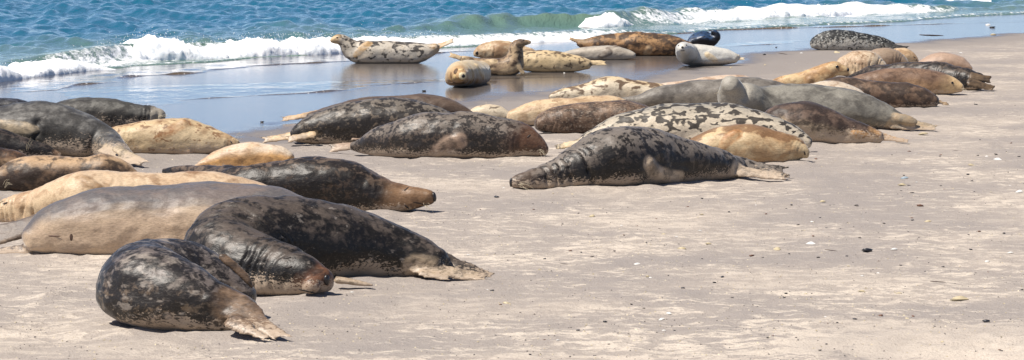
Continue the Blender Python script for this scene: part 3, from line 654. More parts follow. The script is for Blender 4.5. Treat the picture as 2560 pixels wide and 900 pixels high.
seal(label='dark spotted seal with rusty brown head and pale flippers on open sand', g=[(885, 388), (1035, 396), (1375, 397)], hd=1,
     body=[(880, 354, 378), (905, 343, 385), (941, 318, 391), (998, 299, 396), (1054, 283, 399), (1130, 279, 400), (1187, 280, 400), (1235, 291, 400), (1270, 299, 400), (1300, 307, 400), (1322, 318, 399, 0, 1.0), (1345, 341, 396, 0, .95), (1364, 362, 392, 0, .9)],
     limbs=[dict(p=[(1148, 352, 17), (1122, 360, 18), (1102, 374, 17), (1086, 387, 14)], out=.35)],
     hind=[dict(p=(905, 362, 820, 371), w=11, r=14, gy=384), dict(p=(905, 348, 868, 346), w=5, r=6, gy=376, dig=3)],
     m=mk(DARK, back=(118, 108, 98), belly=(84, 70, 58), spot=(30, 26, 24), sc=16, th=.47, head=(98, 68, 48), ht=.30, ha=.75, hsp=(58, 40, 30), flip=(176, 150, 128)), lids=[(1322, 340, -.7)], nose=[(1372, 374, 4, 7)], whisk=[(1352, 378, 1362, 394)], folds=[(.16, .24, .006, 3)])
seal(label='small white spotted pup peeking out behind the rusty-headed seal', name='seal_pup', g=305, hd=1, body=[(1166, 283, 301), (1185, 267, 305), (1215, 261, 307), (1245, 266, 307), (1270, 280, 305), (1284, 292, 303)],
     m=mk(SPOT, spot=(96, 82, 70), th=.58, back=(226, 206, 176)))
seal(label='pale cream seal lying behind the blunt brown seal', g=314, hd=0, body=[(1278, 276, 308), (1312, 263, 314), (1359, 250, 317), (1422, 246, 317), (1490, 240, 316), (1530, 241, 314), (1575, 256, 307)], m=mk(CREAM, back=(234, 206, 166), th=.64, sc=14, sand=.06, mott=.45))
seal(label='blunt brown seal with dark folded underside beside the white black-spotted seal', g=338, hd=0, bd=(0, .2, 1), body=[(1349, 290, 328), (1362, 277, 335), (1391, 266, 339), (1469, 254, 341), (1531, 250, 340), (1594, 255, 336), (1645, 272, 328)],
     m=mk(BROWN, back=(132, 108, 88), belly=(100, 80, 65), mott=.7, mottc=(76, 58, 47), spot=(46, 36, 31), sc=14, th=.53, sa=.75, pale=.35, sand=.0, sandA=0), folds=[(.0, .35, .006, 5)], marks=[('belly_fold', 1385, 334, 34, 5, (50, 42, 38))])  # dark mark paints the shade under the overhanging body
seal(label='cream seal with brown blotches lying at the edge of the wet sand', g=257, hd=0, body=[(1374, 236, 249), (1395, 227, 253), (1417, 219, 256), (1485, 197, 259), (1530, 191, 260), (1575, 197, 260), (1642, 207, 258), (1705, 224, 253)],
     m=mk(SPOT, back=(222, 196, 154), spot=(92, 70, 52), sc=11, th=.55), whisk=[(1400, 232, 1412, 212)])
seal(label='pinkish pale seal showing just its back beyond the dark grey seal', g=237, hd=0, body=[(1636, 213, 232), (1700, 202, 237), (1780, 192, 239), (1838, 186, 239), (1870, 191, 238), (1900, 205, 234)], m=mk(CREAM, back=(228, 204, 180), th=.9, mott=.35))
seal(label='dark grey seal stretched behind the seal with raised head', g=275, hd=0, body=[(1550, 243, 258), (1575, 240, 262), (1602, 236, 267), (1642, 216, 273), (1709, 206, 277), (1799, 197, 278), (1858, 192, 277), (1910, 198, 275), (1965, 215, 269)],
     limbs=[], m=mk(GREY, back=(124, 118, 110), mottc=(70, 64, 60)), folds=[(.02, .14, .008, 4)])
seal(label='long grey seal with its pale head raised high, facing the sea', g=326, hd=0, c=[(1824, 209, 23, 333, .95), (1827, 221, 31, 332, .95), (1832, 242, 38, 331), (1858, 257, 47, 330), (1893, 268, 50, 328), (1940, 271, 56, 327), (2024, 269, 57, 327), (2114, 275, 53, 327), (2175, 285, 44, 327), (2220, 296, 33, 327), (2246, 303, 24, 327)],
     limbs=[dict(p=[(2240, 292, 11), (2265, 298, 13), (2290, 305, 9)], dig=0, out=.2)],
     hind=[dict(p=(2245, 300, 2348, 322), w=9, r=15, gy=326, gy1=328), dict(p=(2242, 312, 2335, 325), w=7, r=13, gy=328)],
     m=mk(GREY, back=(134, 130, 120), belly=(116, 110, 98), head=(164, 158, 146), ht=.24, ha=.75, flip=(176, 152, 120)), whisk=[(1800, 232, 1786, 238)])
seal(label='large white seal with bold black blotches behind the dark sleeping seal', g=382, hd=1, body=[(1462, 336, 373), (1495, 315, 379), (1531, 293, 383), (1594, 271, 387), (1656, 261, 389), (1734, 255, 389), (1812, 257, 389), (1875, 270, 387), (1937, 293, 384), (1975, 312, 380), (2002, 329, 376, 0, 1.0), (2020, 343, 371, 0, .95)],
     hind=[dict(p=(1490, 348, 1380, 370), w=8, r=17, gy=380)], m=mk(SPOT, sc=16, th=.552, det=1.3, fine=.16, edge=.03, mott=.12, stretch=(.68, 1, 1.2), belly=(238, 222, 196), back=(150, 144, 132), split=.80, soft=.2, sand=.02), lids=[(1985, 330, -.5)], nose=[(2028, 355, 3, 4)])
seal(label='brown seal with sandy cream underside and pointed hind flippers beside the raised-head seal', g=360, hd=0, body=[(1928, 285, 350), (1945, 264, 357), (1979, 254, 361), (2015, 254, 363), (2051, 266, 363), (2091, 284, 363), (2130, 299, 362), (2170, 314, 361), (2200, 327, 360)],
     limbs=[dict(p=[(2135, 334, 8), (2155, 340, 10), (2180, 347, 6)], dig=0, out=.4)],
     hind=[dict(p=(2190, 338, 2276, 355), w=7, r=14, gy=360)], m=mk(BROWN, back=(102, 84, 72), th=.5, sa=.8, spot=(44, 35, 31), belly=(206, 184, 154), split=.47, soft=.12, vn=.3, mottc=(62, 48, 42), flip=(196, 152, 104), sand=.13, sandA=.9))
seal(label='dark grey seal asleep head-down with clawed flipper and flared hind flippers', g=[(1280, 474), (1531, 468), (1845, 447)], hd=0,
     body=[(1284, 444, 470, 0, .95), (1312, 427, 474, 0, 1.0), (1359, 407, 476), (1406, 386, 477), (1453, 355, 476), (1490, 333, 474), (1531, 318, 472), (1578, 315, 469), (1625, 322, 466), (1672, 336, 462), (1719, 348, 458), (1766, 361, 454), (1812, 379, 450), (1845, 396, 447)],
     limbs=[dict(p=[(1622, 408, 16), (1640, 432, 18), (1665, 445, 18), (1695, 447, 17)], gy=464, out=.5, flat=.6, dl=.8)],
     hind=[dict(p=(1840, 410, 1972, 430), w=14, r=20, gy=448, gy1=449, dd=.1, fl=0), dict(p=(1835, 425, 1975, 446), w=11, r=18, gy=450, gy1=452)],
     m=mk(DARK, back=(122, 113, 104), belly=(70, 61, 54), spot=(15, 13, 13), sc=11, th=.455, stretch=(.8, 1, .8), spv=-.2, head=(96, 80, 68), ht=.14, ha=.7, flip=(196, 176, 152), sand=.085), folds=[(.08, .32, .02, 6)],  # spots thin out upward, painting the lit back into the coat
     nose=[(1277, 456, 5, 12)], lids=[(1352, 440, .2)], whisk=[(1300, 462, 1330, 470)])
seal(label='golden brown seal asleep beside the dark sleeping seal, snout down', g=407, hd=1, bd=(0, .6, .8), body=[(1700, 358, 394), (1741, 339, 401), (1781, 320, 407), (1828, 311, 410), (1891, 314, 411), (1937, 325, 411), (1970, 333, 410), (1995, 344, 407, 0, 1.0), (2012, 362, 404, 0, .95), (2018, 380, 402, 0, .9)],
     limbs=[dict(p=[(1842, 334, 13), (1826, 344, 13), (1812, 358, 11), (1803, 370, 8)], out=.3, dig=3)],
     m=dict(back=(208, 180, 140), belly=(228, 202, 160), mott=.65, mottc=(144, 106, 68), spot=(108, 76, 50), sc=7, th=.54, edge=.05, sa=.75, spv=.4, flip=(168, 120, 76), sand=.03), folds=[(.05, .25, .01, 4)], lids=[(2012, 384, 1.2)], nose=[(2021, 396, 3, 4)])
# --- cluster at the right
seal(label='small golden seal with raised head and big dark eye beside the black seal', name='seal_pup', g=222, hd=1, c=[(1925, 212, 12), (1965, 206, 17), (2010, 201, 22), (2045, 194, 26), (2068, 181, 23), (2086, 172, 18, 222, .95), (2100, 174, 14.5, 222, .9), (2112, 177, 10.5, 222, .9), (2118, 178, 8, 222, .9)],
     limbs=[dict(p=[(2028, 198, 8), (2020, 208, 8), (2012, 216, 6)], dig=0)], m=mk(CREAM, back=(212, 184, 140), belly=(228, 202, 158), th=.64, mottc=(170, 130, 88)), eyes=[(2093, 167, 4.4, 3.7)], nose=[(2120, 174, 4, 5)], folds=[(.3, .45, .005, 3)])
seal(label='dark mottled seal with pointed flippers in front of the brown seal with tan face', g=271, hd=0, body=[(2058, 206, 256), (2094, 192, 264), (2148, 197, 270), (2219, 205, 274), (2272, 207, 274), (2308, 221, 273), (2338, 240, 269)],
     hind=[dict(p=(2330, 252, 2376, 262), w=5, r=10, gy=270), dict(p=(2325, 245, 2366, 256), w=4, r=8, gy=268, dig=3)], m=mk(BROWN, back=(124, 102, 84), belly=(110, 88, 70), spot=(44, 36, 32), sc=8, th=.48, sa=.8, sand=.05))
seal(label='whitish seal showing only its back between the raised-head seal and the dark mottled seal', g=286, hd=0, body=[(2000, 222, 280), (2030, 208, 286), (2066, 203, 288), (2105, 207, 288), (2140, 219, 286), (2170, 240, 280)], m=mk(CREAM, back=(240, 226, 204), th=.9, mott=.3))
seal(label='brown seal with tan face and open eye resting against the black seal', g=236, hd=1, body=[(2105, 200, 226), (2140, 189, 231), (2183, 178, 235), (2236, 169, 238), (2300, 168, 239), (2335, 174, 239), (2362, 185, 238, 0, 1.05), (2386, 198, 235, 0, 1.0), (2404, 209, 231, 0, .95)],
     m=mk(BROWN, back=(132, 106, 86), mottc=(92, 70, 56), mott=.6, head=(204, 174, 130), ht=.26, ha=.95, th=.6, belly=(160, 128, 96)), eyes=[(2381, 207, 3.7, 3.3)], nose=[(2412, 217, 4, 4.5)], whisk=[(2404, 222, 2412, 232)])
seal(label='long black seal lying behind the tan-faced brown seal, hind flippers fanned on sand', g=[(2119, 214), (2450, 225)], hd=0, body=[(2122, 187, 196), (2135, 181, 202), (2150, 174, 207), (2176, 161, 214), (2219, 158, 218), (2290, 155, 221), (2336, 153, 223), (2379, 162, 225), (2421, 173, 226), (2448, 184, 226)],
     hind=[dict(p=(2440, 192, 2480, 200), w=9, r=12, gy=226), dict(p=(2435, 208, 2488, 223), w=8, r=13, gy=228)], m=mk(DARK, back=(82, 70, 60), belly=(66, 54, 44), spot=(28, 25, 24), th=.45, flip=(108, 88, 66), sand=.03), folds=[(.55, .95, .012, 7)])
seal(label='cream wrinkled seal curled at the back of the cluster behind the golden seal', g=195, hd=0, wr=1.3, body=[(2098, 152, 186), (2112, 137, 193), (2144, 127, 197), (2176, 130, 196), (2197, 143, 192), (2208, 157, 186)], m=mk(CREAM, back=(226, 204, 174), mottc=(170, 136, 104), mott=.45, th=.64), folds=[(.1, .9, .014, 6)])
seal(label='grey-brown rounded seal behind the cream wrinkled seal', g=176, hd=0, wr=1.3, body=[(2166, 142, 170), (2180, 127, 175), (2210, 119, 178), (2235, 124, 177), (2252, 134, 174), (2264, 150, 169)], m=mk(BROWN, back=(150, 130, 110), mottc=(110, 92, 78), belly=(150, 126, 104), th=.75), folds=[(.55, .95, .008, 3)])
seal(label='tan seal with small sleepy face beside the grey-brown rounded seal', g=164, hd=1, wr=1.3, body=[(2222, 132, 160), (2245, 121, 164), (2262, 121, 166), (2278, 129, 164), (2291, 141, 160), (2297, 149, 156)], m=mk(CREAM, back=(206, 178, 142), mottc=(170, 136, 100), th=.64), lids=[(2286, 143, .3)], nose=[(2291, 150, 3, 2)])
seal(label='pinkish brown seal hump behind the black seal, apart from the rounded seals', g=183, hd=0, wr=1.3, body=[(2300, 152, 176), (2325, 136, 183), (2357, 129, 187), (2389, 137, 186), (2414, 153, 182), (2429, 168, 176)], m=mk(BROWN, back=(172, 146, 126), mottc=(126, 102, 86), belly=(170, 140, 116), th=.72))
# --- at the water's edge
seal(label='black and white blotched seal banana-posed at the water, head and tail up', g=158, hd=0, bd=(0, .6, .7), group='seals at the edge of the water',
     c=[(829, 102, 5.5, 158, .9), (836, 100, 8.5, 158, .95), (846, 99, 11.5), (858, 103, 15), (870, 114, 21), (886, 127, 28), (915, 130, 30), (960, 130, 30), (1010, 131, 29), (1045, 132, 26), (1072, 127, 19), (1092, 118, 12)],
     limbs=[dict(p=[(922, 108, 8), (908, 118, 8), (896, 130, 7), (888, 138, 5)], out=.5, dig=0)], hind=[dict(p=(1082, 122, 1138, 99), w=6, r=10, gy=158), dict(p=(1080, 116, 1128, 103), w=4, r=7, gy=158, dd=.1, dig=3)],
     m=mk(SPOT, back=(176, 168, 156), belly=(214, 204, 188), spot=(44, 40, 40), sc=13, th=.535, fine=.3, head=(206, 172, 122), ht=.16, ha=.7, flip=(196, 160, 112), sand=.0, sandA=0, split=.7), nose=[(824, 101, 3, 3)], eyes=[(843, 94, 2.6, 2)], lids=[(862, 92)])
seal(label='whitish seal dozing behind the seal with upright head', g=147, hd=0, group='seals at the edge of the water', body=[(1188, 127, 143), (1204, 112, 147), (1232, 103, 150), (1264, 104, 150), (1300, 112, 149), (1335, 124, 145)], m=mk(CREAM, back=(232, 206, 168), spot=(150, 120, 90), th=.6, sand=0, sandA=0), folds=[(.0, .5, .008, 4)], marks=[('dark_muzzle', 1194, 133, 6, 5, (60, 50, 46))])
seal(label='grey-tan seal sitting up with neck stretched high and hind flippers raised', g=188, hd=0, group='seals at the edge of the water', c=[(1327, 106, 5, 188, .9), (1319, 106, 8, 188, .9), (1309, 107, 11, 188, .9), (1299, 110, 15), (1291, 117, 19), (1290, 132, 21), (1287, 149, 25), (1276, 163, 27), (1252, 169, 24), (1220, 164, 20), (1182, 155, 14), (1155, 147, 9)],
     limbs=[dict(p=[(1298, 166, 8), (1304, 178, 7), (1312, 186, 5)], dig=0), dict(p=[(1236, 152, 7), (1222, 153, 7), (1208, 156, 6)], out=.6, claw=True)], hind=[dict(p=(1165, 150, 1120, 135), w=7, r=9, gy=188)],
     m=mk(BROWN, back=(158, 134, 106), belly=(196, 170, 134), mott=.7, mottc=(104, 84, 66), spot=(70, 54, 44), sc=15, th=.54, sa=.9, sand=0, sandA=0, flip=(216, 190, 150)), eyes=[(1309, 100, 2.8, 2.4)], nose=[(1332, 104, 3, 3)])
seal(label='tan seal with fine dark speckles lying tail-first beside the upright seal', g=180, hd=0, bd=(0, .6, .7), group='seals at the edge of the water', body=[(1290, 138, 174), (1330, 127, 180), (1370, 127, 183), (1410, 132, 182), (1445, 139, 179), (1472, 148, 173)],
     limbs=[dict(p=[(1340, 150, 7), (1330, 156, 7), (1320, 162, 6)], out=.5, claw=True)], hind=[dict(p=(1465, 160, 1520, 157), w=6, r=9, gy=180), dict(p=(1465, 154, 1505, 153), w=4, r=7, gy=180, dig=3)], m=mk(SPOT, back=(206, 178, 134), belly=(220, 194, 150), spot=(92, 76, 60), sc=15, th=.56, sand=0, sandA=0))
seal(label='chubby seal rolled on its side with round face toward the beach, mirrored in wet sand', name='seal_pup', g=214, hd=1, wr=1.25, group='seals at the edge of the water', c=[(1200, 176, 18, 202), (1194, 180, 27, 206), (1182, 183, 32, 210), (1168, 184, 34, 213), (1157, 184, 30, 215.3, 1.2), (1149, 185, 31, 217, 1.2), (1146, 186, 27, 218.6, 1.15), (1149, 188, 19, 220, 1.1), (1154, 190, 11, 221.2, 1.1)],
     limbs=[dict(p=[(1192, 164, 8), (1202, 176, 9), (1211, 190, 7)], out=.4, dig=3, claw=False)], m=dict(back=(232, 212, 176), belly=(150, 114, 76), split=.42, soft=.14, mott=.4, mottc=(186, 150, 104), flip=(226, 196, 148), sand=0, sandA=0, head=(176, 140, 96), ht=.2, ha=.85), folds=[(.12, .40, .02, 3)],  # pale top and brown belly also paint the shaded underside into the coat
     lids=[(1136, 191, .5), (1152, 173, .5)], nose=[(1158, 190, 5.5, 5.5)], marks=[('brow_patch', 1139, 177, 13, 7, (104, 76, 50), .7), ('cheek_patch', 1127, 188, 6, 9, (150, 116, 78)), ('throat', 1142, 208, 22, 5, (112, 86, 60), -.1), ('muzzle', 1157, 190, 11, 10, (238, 218, 176)), ('eye_patch', 1136, 192, 7, 6, (226, 192, 132)), ('eye_patch', 1152, 173, 7, 5, (232, 200, 146))])  # dark throat mark is painted under-chin shade; the other patches are markings
seal(label='big brown seal with blackish blotches at the surf line, tail raised', g=139, hd=1, group='seals at the edge of the water', body=[(1446, 98, 116), (1470, 95, 129), (1520, 86, 137), (1580, 80, 141), (1640, 81, 142), (1685, 90, 140), (1710, 99, 138), (1726, 108, 135)],
     limbs=[dict(p=[(1622, 122, 8), (1618, 130, 8), (1614, 138, 6)], dig=0)], hind=[dict(p=(1460, 106, 1420, 96), w=5, r=9, gy=139)], m=mk(BROWN, back=(176, 138, 96), belly=(160, 122, 84), spot=(56, 44, 38), sc=9, th=.5, sa=.9, sand=0, sandA=0))
seal(label='silvery grey seal lying on its side in front of the big blotched brown seal', g=149, hd=1, bd=(0, .7, .6), group='seals at the edge of the water', body=[(1408, 131, 142), (1435, 122, 146), (1457, 117, 149), (1505, 113, 151), (1537, 114, 151), (1563, 120, 150), (1586, 131, 147)],
     limbs=[dict(p=[(1540, 115, 5), (1528, 118, 5), (1518, 121, 4)], out=.4, dig=0), dict(p=[(1524, 130, 7), (1512, 136, 7), (1502, 142, 6)], out=.3, dig=0)], m=mk(GREY, back=(176, 168, 154), belly=(206, 194, 176), mottc=(140, 128, 114), th=.7, flip=(110, 96, 84), sand=0, sandA=0))
seal(label='wet blue-black seal turning its head back beyond the white pup', g=120, hd=1, group='seals at the edge of the water', c=[(1722, 109, 8), (1737, 103, 16), (1756, 100, 19), (1772, 102, 18), (1786, 99, 13, 120, 1), (1792, 91, 10.5, 120, 1), (1788, 83, 8.5, 120, 1), (1780, 80, 6, 120, .95)],
     m=mk(DARK, pale=0, fine=.1, back=(52, 76, 108), belly=(50, 46, 46), spot=(26, 28, 34), th=.5, edge=.08, rough=.38, spec=.45, sand=0, sandA=0), eyes=[(1784, 84, 2, 2)])  # blue of the back is wet sheen painted into the coat colour
seal(label='white pup with dark nose and eyes looking up the beach', name='seal_pup', g=164, hd=0, group='seals at the edge of the water', c=[(1705, 121, 6, 169.6, 1), (1706, 121, 12, 169, 1), (1708, 122, 17, 167.5, 1.05), (1714, 128, 21, 166), (1726, 136, 25), (1750, 139, 27), (1785, 140, 25), (1815, 142, 19), (1840, 146, 11)],
     limbs=[dict(p=[(1768, 136, 6), (1778, 144, 7), (1789, 151, 5)], out=.3, dig=0)], hind=[dict(p=(1835, 147, 1867, 147), w=5, r=8, gy=164), dict(p=(1835, 143, 1852, 136), w=3, r=6, gy=164, dig=3)],
     m=dict(back=(232, 230, 222), belly=(236, 234, 226), mott=.4, mottc=(190, 182, 168), spot=(150, 140, 126), sc=22, th=.70, sa=.5, flip=(214, 190, 150), sand=.07, sandA=.55, head=(226, 220, 206), ht=.1, ha=.6), eyes=[(1697, 114, 3.4, 2.6), (1716, 113, 3.4, 2.6)], nose=[(1706, 118, 3.6, 3.2)], marks=[('mouth', 1707, 127, 5.5, 1.8, (70, 60, 54))])
seal(label='black and silver speckled seal lying alone near the swash', g=125, hd=0, group='seals at the edge of the water', body=[(2032, 100, 122), (2043, 89, 126), (2069, 79, 128), (2112, 74, 129), (2148, 80, 129), (2201, 93, 128), (2232, 104, 126)],
     hind=[dict(p=(2225, 114, 2273, 121), w=5, r=9, gy=126)], m=dict(back=(64, 66, 64), belly=(196, 190, 178), split=.62, soft=.12, mott=.2, mottc=(40, 40, 40), spot=(32, 33, 34), sc=26, th=.50, edge=.03, sa=.95, spv=.3, fleck=(190, 190, 184), fsc=34, fth=.58, fa=.7, flip=(52, 50, 48), sand=0, sandA=0), folds=[(.0, .3, .006, 3)])

for i_, d_ in enumerate(SEALS):
    for q_ in ('back', 'belly'):                  # keep pale coats off pure white
        c_ = d_['m'][q_]; w_ = sum(c_) / 3
        if w_ > 165: f_ = 1 - .14 * min(1, (w_ - 165) / 35); d_['m'][q_] = tuple(x * f_ for x in c_)
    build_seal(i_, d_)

# sand pushed up along the bodies
bme = bpy.data.objects['beach'].data; nb = len(bme.vertices); bc = np.empty(nb * 3, np.float32); bme.vertices.foreach_get('co', bc); bc = bc.reshape(-1, 3)
add_ = np.zeros(nb)
for Cq, Rq in FOOT:
    lo = Cq.min(0) - .8; hi = Cq.max(0) + .8
    ii = np.where((bc[:, 0] > lo[0]) & (bc[:, 0] < hi[0]) & (bc[:, 1] > lo[1]) & (bc[:, 1] < hi[1]))[0]
    if not len(ii) or Cq[:, 1].mean() > 42: continue
    low = Cq[:, 2] - Rq < .12
    dd_ = (np.linalg.norm(bc[ii][:, None, :2] - Cq[None, low, :2], axis=2) - Rq[None, low]).min(1)
    nz = fbm(np.c_[bc[ii, 0] * 5, bc[ii, 1] * 4, 0 * ii], 77, 3)
    add_[ii] = np.maximum(add_[ii], .024 * np.exp(-(np.maximum(dd_, 0) / .13) ** 2) * sstep(.25, .7, nz))
    add_[ii] -= .012 * np.exp(-((dd_ - .35) / .12) ** 2) * sstep(.45, .7, nz)
bc[:, 2] += add_; bme.vertices.foreach_set('co', bc.ravel()); bme.update()

# ------------------------------------------------------------------ shells, pebbles, sticks on the sand
def stone_mesh(name, mat, seed, sx_, sy_, sz_, jag=.25):
    bm = bmesh.new(); bmesh.ops.create_icosphere(bm, subdivisions=1, radius=1); r = random.Random(seed)
    for v in bm.verts: v.co *= 1 + r.uniform(-jag, jag); v.co.x *= sx_; v.co.y *= sy_; v.co.z *= sz_
    m = bpy.data.meshes.new(name); bm.to_mesh(m); bm.free(); m.materials.append(mat); m.polygons.foreach_set('use_smooth', [True] * len(m.polygons)); return m
def shell_mesh(name, mat, seed):                 # cupped half shell with scalloped rim
    r = random.Random(seed); V = []; n, k = 12, 4
    for i in range(k + 1):
        q = i / k
        for j in range(n):
            a = 2 * math.pi * j / n; rr = q * (1 + (.06 if j % 2 else -.04) * q + r.uniform(-.05, .05))
            V.append((rr * math.cos(a) * 1.15, rr * math.sin(a) * .8 + .25 * q * q, .42 * (1 - q * q)))
    Fc = [tuple(f) for f in grid_faces(k + 1, n, True)]
    b = len(V); V += [(x, y, z - .10) for x, y, z in V]; Fc += [tuple(reversed([i + b for i in f])) for f in grid_faces(k + 1, n, True).tolist()]
    for j in range(n): a_ = k * n + j; c_ = k * n + (j + 1) % n; Fc.append((a_, a_ + b, c_ + b, c_))
    return mesh_np(name, V, Fc, mat)
def stick_mesh(name, mat, seed):
    r = random.Random(seed); P = np.array([(x, r.uniform(-.05, .05), r.uniform(0, .04)) for x in np.linspace(-1, 1, 6)])
    v, f = sweep(P, [.03, .05, .06, .06, .045, .02], 1.0, None, 7); return mesh_np(name, v, f, mat)
PB = {'black': plain('black_stone', (44, 44, 50), .45), 'white': plain('white_shell', (246, 244, 238), .4), 'cream': plain('cream_shell', (214, 198, 162), .5),
      'rust': plain('rust_brown_shell', (128, 88, 66), .5), 'grey': plain('grey_stone', (120, 112, 106), .6), 'blue': plain('blue_shell', (170, 186, 196), .4), 'wood': plain('wet_driftwood', (74, 56, 46), .7)}
PM = {}
for c_ in ('black', 'grey', 'rust'): PM[c_] = [stone_mesh(c_ + '_pebble', PB[c_], 10 * q + len(c_), 1, .75, .33) for q in range(3)]
for c_ in ('white', 'cream', 'blue'): PM[c_] = [shell_mesh(c_ + '_shell', PB[c_], q) for q in range(3)]
PM['wood'] = [stick_mesh('driftwood', PB['wood'], q) for q in range(2)]
LBL = {'black': ('pebble', 'small black pebble lying loose on the sand', 'pebble', 'black pebbles scattered on the sand'),
       'grey': ('pebble', 'small greyish pebble lying loose on the sand', 'pebble', 'greyish pebbles scattered on the sand'),
       'rust': ('shell_fragment', 'rust brown shell piece on the sand', 'shell', 'rust brown shell pieces on the sand'),
       'white': ('shell', 'small white shell lying on the open sand', 'shell', 'white shells scattered on the sand'),
       'cream': ('shell', 'cream yellow shell lying on the open sand', 'shell', 'cream shells scattered on the sand'),
       'blue': ('shell', 'pale blue shell lying on the open sand', 'shell', 'blue shells on the sand'), 'wood': ('stick', 'thin dark stick lying flat on the sand', 'stick', 'dark sticks on the sand')}
def small(kind, x, y, wpx, label=None, j=0):
    p = gnd(x, y); sc = wpx / 2 * p[1] / F
    nm, lb, ct, gp = LBL[kind]
    if not label:                                  # say what it lies beside
        size = 'tiny' if wpx < 8 else ('larger' if wpx > 15 else 'small'); w0 = lb.split(' lying')[0].split(' on the')[0].replace('small ', '').replace('thin ', '')
        best = min(NEAR, key=lambda q: math.hypot(q[0] - p[0], (q[1] - p[1]) * .6)); dist = math.hypot(best[0] - p[0], (best[1] - p[1]) * .6)
        lb = '%s %s on sand %s' % (size, w0, ('close to the ' + best[2]) if dist < .45 else (('not far from the ' + best[2]) if dist < 1.3 else 'with only bare sand around'))
    o = link(nm, PM[kind][j % len(PM[kind])], None, label=label or lb, category=ct)
    if not label: o['group'] = gp
    z0 = float(ground_z(np.array([[p[0]]]), np.array([[p[1]]]))[0, 0])
    o.location = (p[0], p[1], z0 + sc * (.12 if kind in ('white', 'cream', 'blue') else .25)); o.rotation_euler = (random.uniform(-.15, .15), random.uniform(-.15, .15), random.uniform(0, 6.28) if kind != 'wood' else random.uniform(-.2, .2))
    o.scale = (sc, sc, sc)
SPECIAL = [('black', 2167, 629, 34, 'largest black stone on the open sand, beside a small white shell'), ('white', 2028, 607, 24, 'large oval white shell lying on open sand above the rust shell piece'),
           ('cream', 2400, 747, 42, 'big flat cream yellow shell half sunk in the sand'), ('blue', 2262, 445, 19, 'pale blue shell lying on the sand near a cream shell'),
           ('cream', 2257, 463, 22, 'bright yellow shell with black pebble touching its end'), ('wood', 2329, 96, 62, 'reddish driftwood stick on the wet sand beyond the speckled seal'),
           ('black', 2481, 69, 14, 'black stone alone on the wet sand near the swash'), ('white', 2550, 480, 24, 'thick white shell at the outer edge of the open sand')]
SHORT = ['large oval white shell', 'big flat cream shell', 'pale blue shell', 'bright yellow shell', 'reddish driftwood stick', 'lone black stone', 'thick white shell']
NEAR = [(gnd(x, y)[0], gnd(x, y)[1], n_) for (k_, x, y, w_, lb), n_ in zip(SPECIAL, ['largest black stone'] + SHORT)]
for x, y, n_ in [(640, 845, 'curled speckled black seal'), (1230, 700, 'massive bull seal hind flippers'), (880, 725, 'massive bull seal flipper'), (1080, 525, 'long dark brown seal'), (1290, 470, 'dark sleeping seal head'), (1660, 465, 'dark sleeping seal flipper'), (1970, 448, 'dark sleeping seal tail'),
                 (2270, 358, 'cream-bellied brown seal'), (2345, 325, 'raised-head grey seal'), (2370, 265, 'dark mottled seal'), (2485, 226, 'black seal hind flippers'), (1370, 392, 'rusty-headed seal'), (2015, 405, 'golden brown seal'), (2150, 128, 'speckled seal'), (1850, 160, 'white pup'), (660, 352, 'black-mottled seal')]:
    NEAR.append((gnd(x, y)[0], gnd(x, y)[1], n_))
for k_, x, y, w_, lb in SPECIAL: small(k_, x, y, w_, lb)
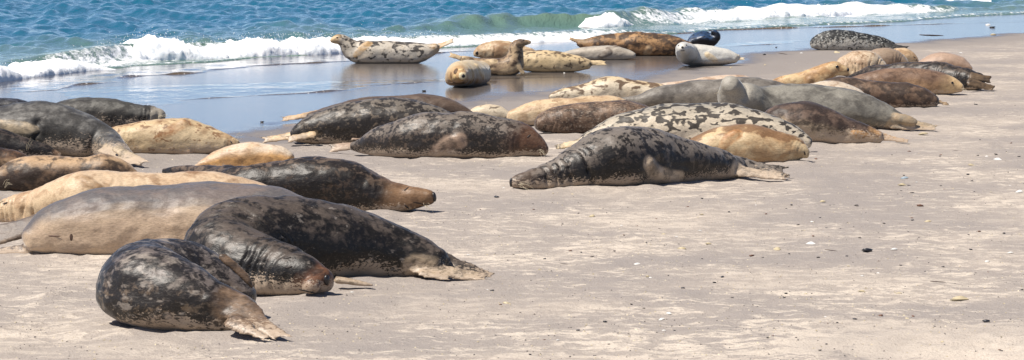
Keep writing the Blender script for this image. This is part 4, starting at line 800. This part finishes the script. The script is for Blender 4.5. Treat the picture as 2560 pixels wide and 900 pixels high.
LIST = {'black': [(1242, 491, 18), (2045, 642, 12), (1973, 633, 7), (1806, 690, 13), (1786, 709, 12), (1707, 723, 14), (1513, 798, 16), (1965, 732, 11), (2465, 802, 22), (2427, 623, 12), (2358, 665, 11), (1362, 644, 10), (1446, 531, 8), (1406, 559, 7), (2050, 545, 8),
                  (2101, 571, 8), (2420, 434, 10), (1911, 137, 12), (1941, 118, 7), (1060, 228, 13), (655, 305, 12), (1284, 633, 6), (1453, 630, 7), (2137, 797, 13), (2272, 464, 9), (1961, 742, 9), (2510, 580, 10), (2440, 260, 10), (1680, 807, 7), (2093, 806, 9), (2281, 548, 9), (2350, 390, 8)],
        'white': [(2236, 627, 17), (1593, 659, 16), (1673, 780, 15), (1655, 793, 17), (2526, 632, 15), (2156, 690, 10), (2495, 396, 20), (1750, 575, 9), (880, 731, 10), (2467, 388, 10), (2470, 62, 12), (2004, 133, 9), (1691, 590, 8), (2466, 655, 13), (1260, 471, 8), (1410, 182, 6), (2020, 305, 9), (1625, 695, 8), (2403, 133, 12)],
        'cream': [(1705, 622, 20), (1944, 620, 26), (2247, 730, 14), (1266, 757, 18), (1482, 541, 18), (2427, 413, 18), (2308, 338, 22), (1772, 609, 14), (2090, 131, 18), (1828, 169, 9), (1912, 162, 8), (2156, 727, 18), (1620, 693, 12), (2482, 87, 14), (2055, 505, 16), (1755, 537, 11), (2320, 552, 16)],
        'rust': [(1879, 637, 16), (2202, 787, 15), (2283, 787, 12), (1334, 525, 8), (1915, 536, 9), (2300, 513, 18), (1426, 625, 11), (2273, 376, 11), (2280, 542, 8), (1560, 590, 9), (2033, 592, 10), (2448, 577, 10), (1641, 548, 8), (2040, 398, 11)],
        'grey': [(1480, 640, 12), (2140, 512, 12), (2280, 481, 12), (1648, 570, 8), (1907, 643, 9), (2430, 450, 10), (2490, 384, 12), (1830, 745, 9), (1995, 560, 9), (2210, 560, 10)],
        'wood': [(2345, 710, 40), (1411, 662, 22), (2077, 625, 32), (1957, 137, 24), (2390, 376, 14)]}
for k_, L_ in LIST.items():
    for j, (x, y, w_) in enumerate(L_): small(k_, x, y, w_, None, j)
r_ = random.Random(5)
for q in range(110):                               # more of the same, thinly spread
    y = 215 + 680 * r_.random() ** .8; x = r_.uniform(1150 if y > 480 else 2150, 2560)
    if y < 380 and x < 2400: continue
    if y > 860 and r_.random() < .5: x = r_.uniform(200, 2560)
    small(r_.choice(['black', 'black', 'grey', 'grey', 'rust', 'cream', 'white']), x, y, r_.uniform(4, 9) * (.6 + .5 * y / 600), None, q)
# grit: broken shell and coarse grains
V_, F_ = [], []
tet = np.array([(0, 0, .7), (.9, 0, -.3), (-.45, .78, -.3), (-.45, -.78, -.3)]); tf = [(0, 1, 2), (0, 2, 3), (0, 3, 1), (1, 3, 2)]
gpos = []
for q in range(5200):
    y = 150 + 760 * r_.random(); x = r_.uniform(-100, 2700)
    gpos.append(gnd(x, y))
gpos = np.array(gpos); gz = ground_z(gpos[None, :, 0], gpos[None, :, 1])[0]; gw = uwet(gpos[:, 0], gpos[:, 1]) < .6
FG = {'dark': ([], []), 'light': ([], [])}
for p, z, w_ in zip(gpos, gz, gw):
    if not w_: continue
    V_, F_ = FG['dark' if r_.random() < .5 else 'light']; s_ = r_.uniform(.004, .010); b_ = len(V_); a_ = r_.uniform(0, 6.28); ca, sa = math.cos(a_), math.sin(a_)
    for t_ in tet: V_.append((p[0] + s_ * (t_[0] * ca - t_[1] * sa), p[1] + s_ * (t_[0] * sa + t_[1] * ca), z + s_ * (t_[2] + .2) * .7))
    F_ += [tuple(b_ + i for i in f) for f in tf]
for k_, (V_, F_) in FG.items():
    link('shell_grit', mesh_np('shell_grit', V_, F_, PB['grey'] if k_ == 'dark' else PB['cream'], False), kind='stuff', label='fine %s shell grit strewn over the sand' % k_, category='grit')
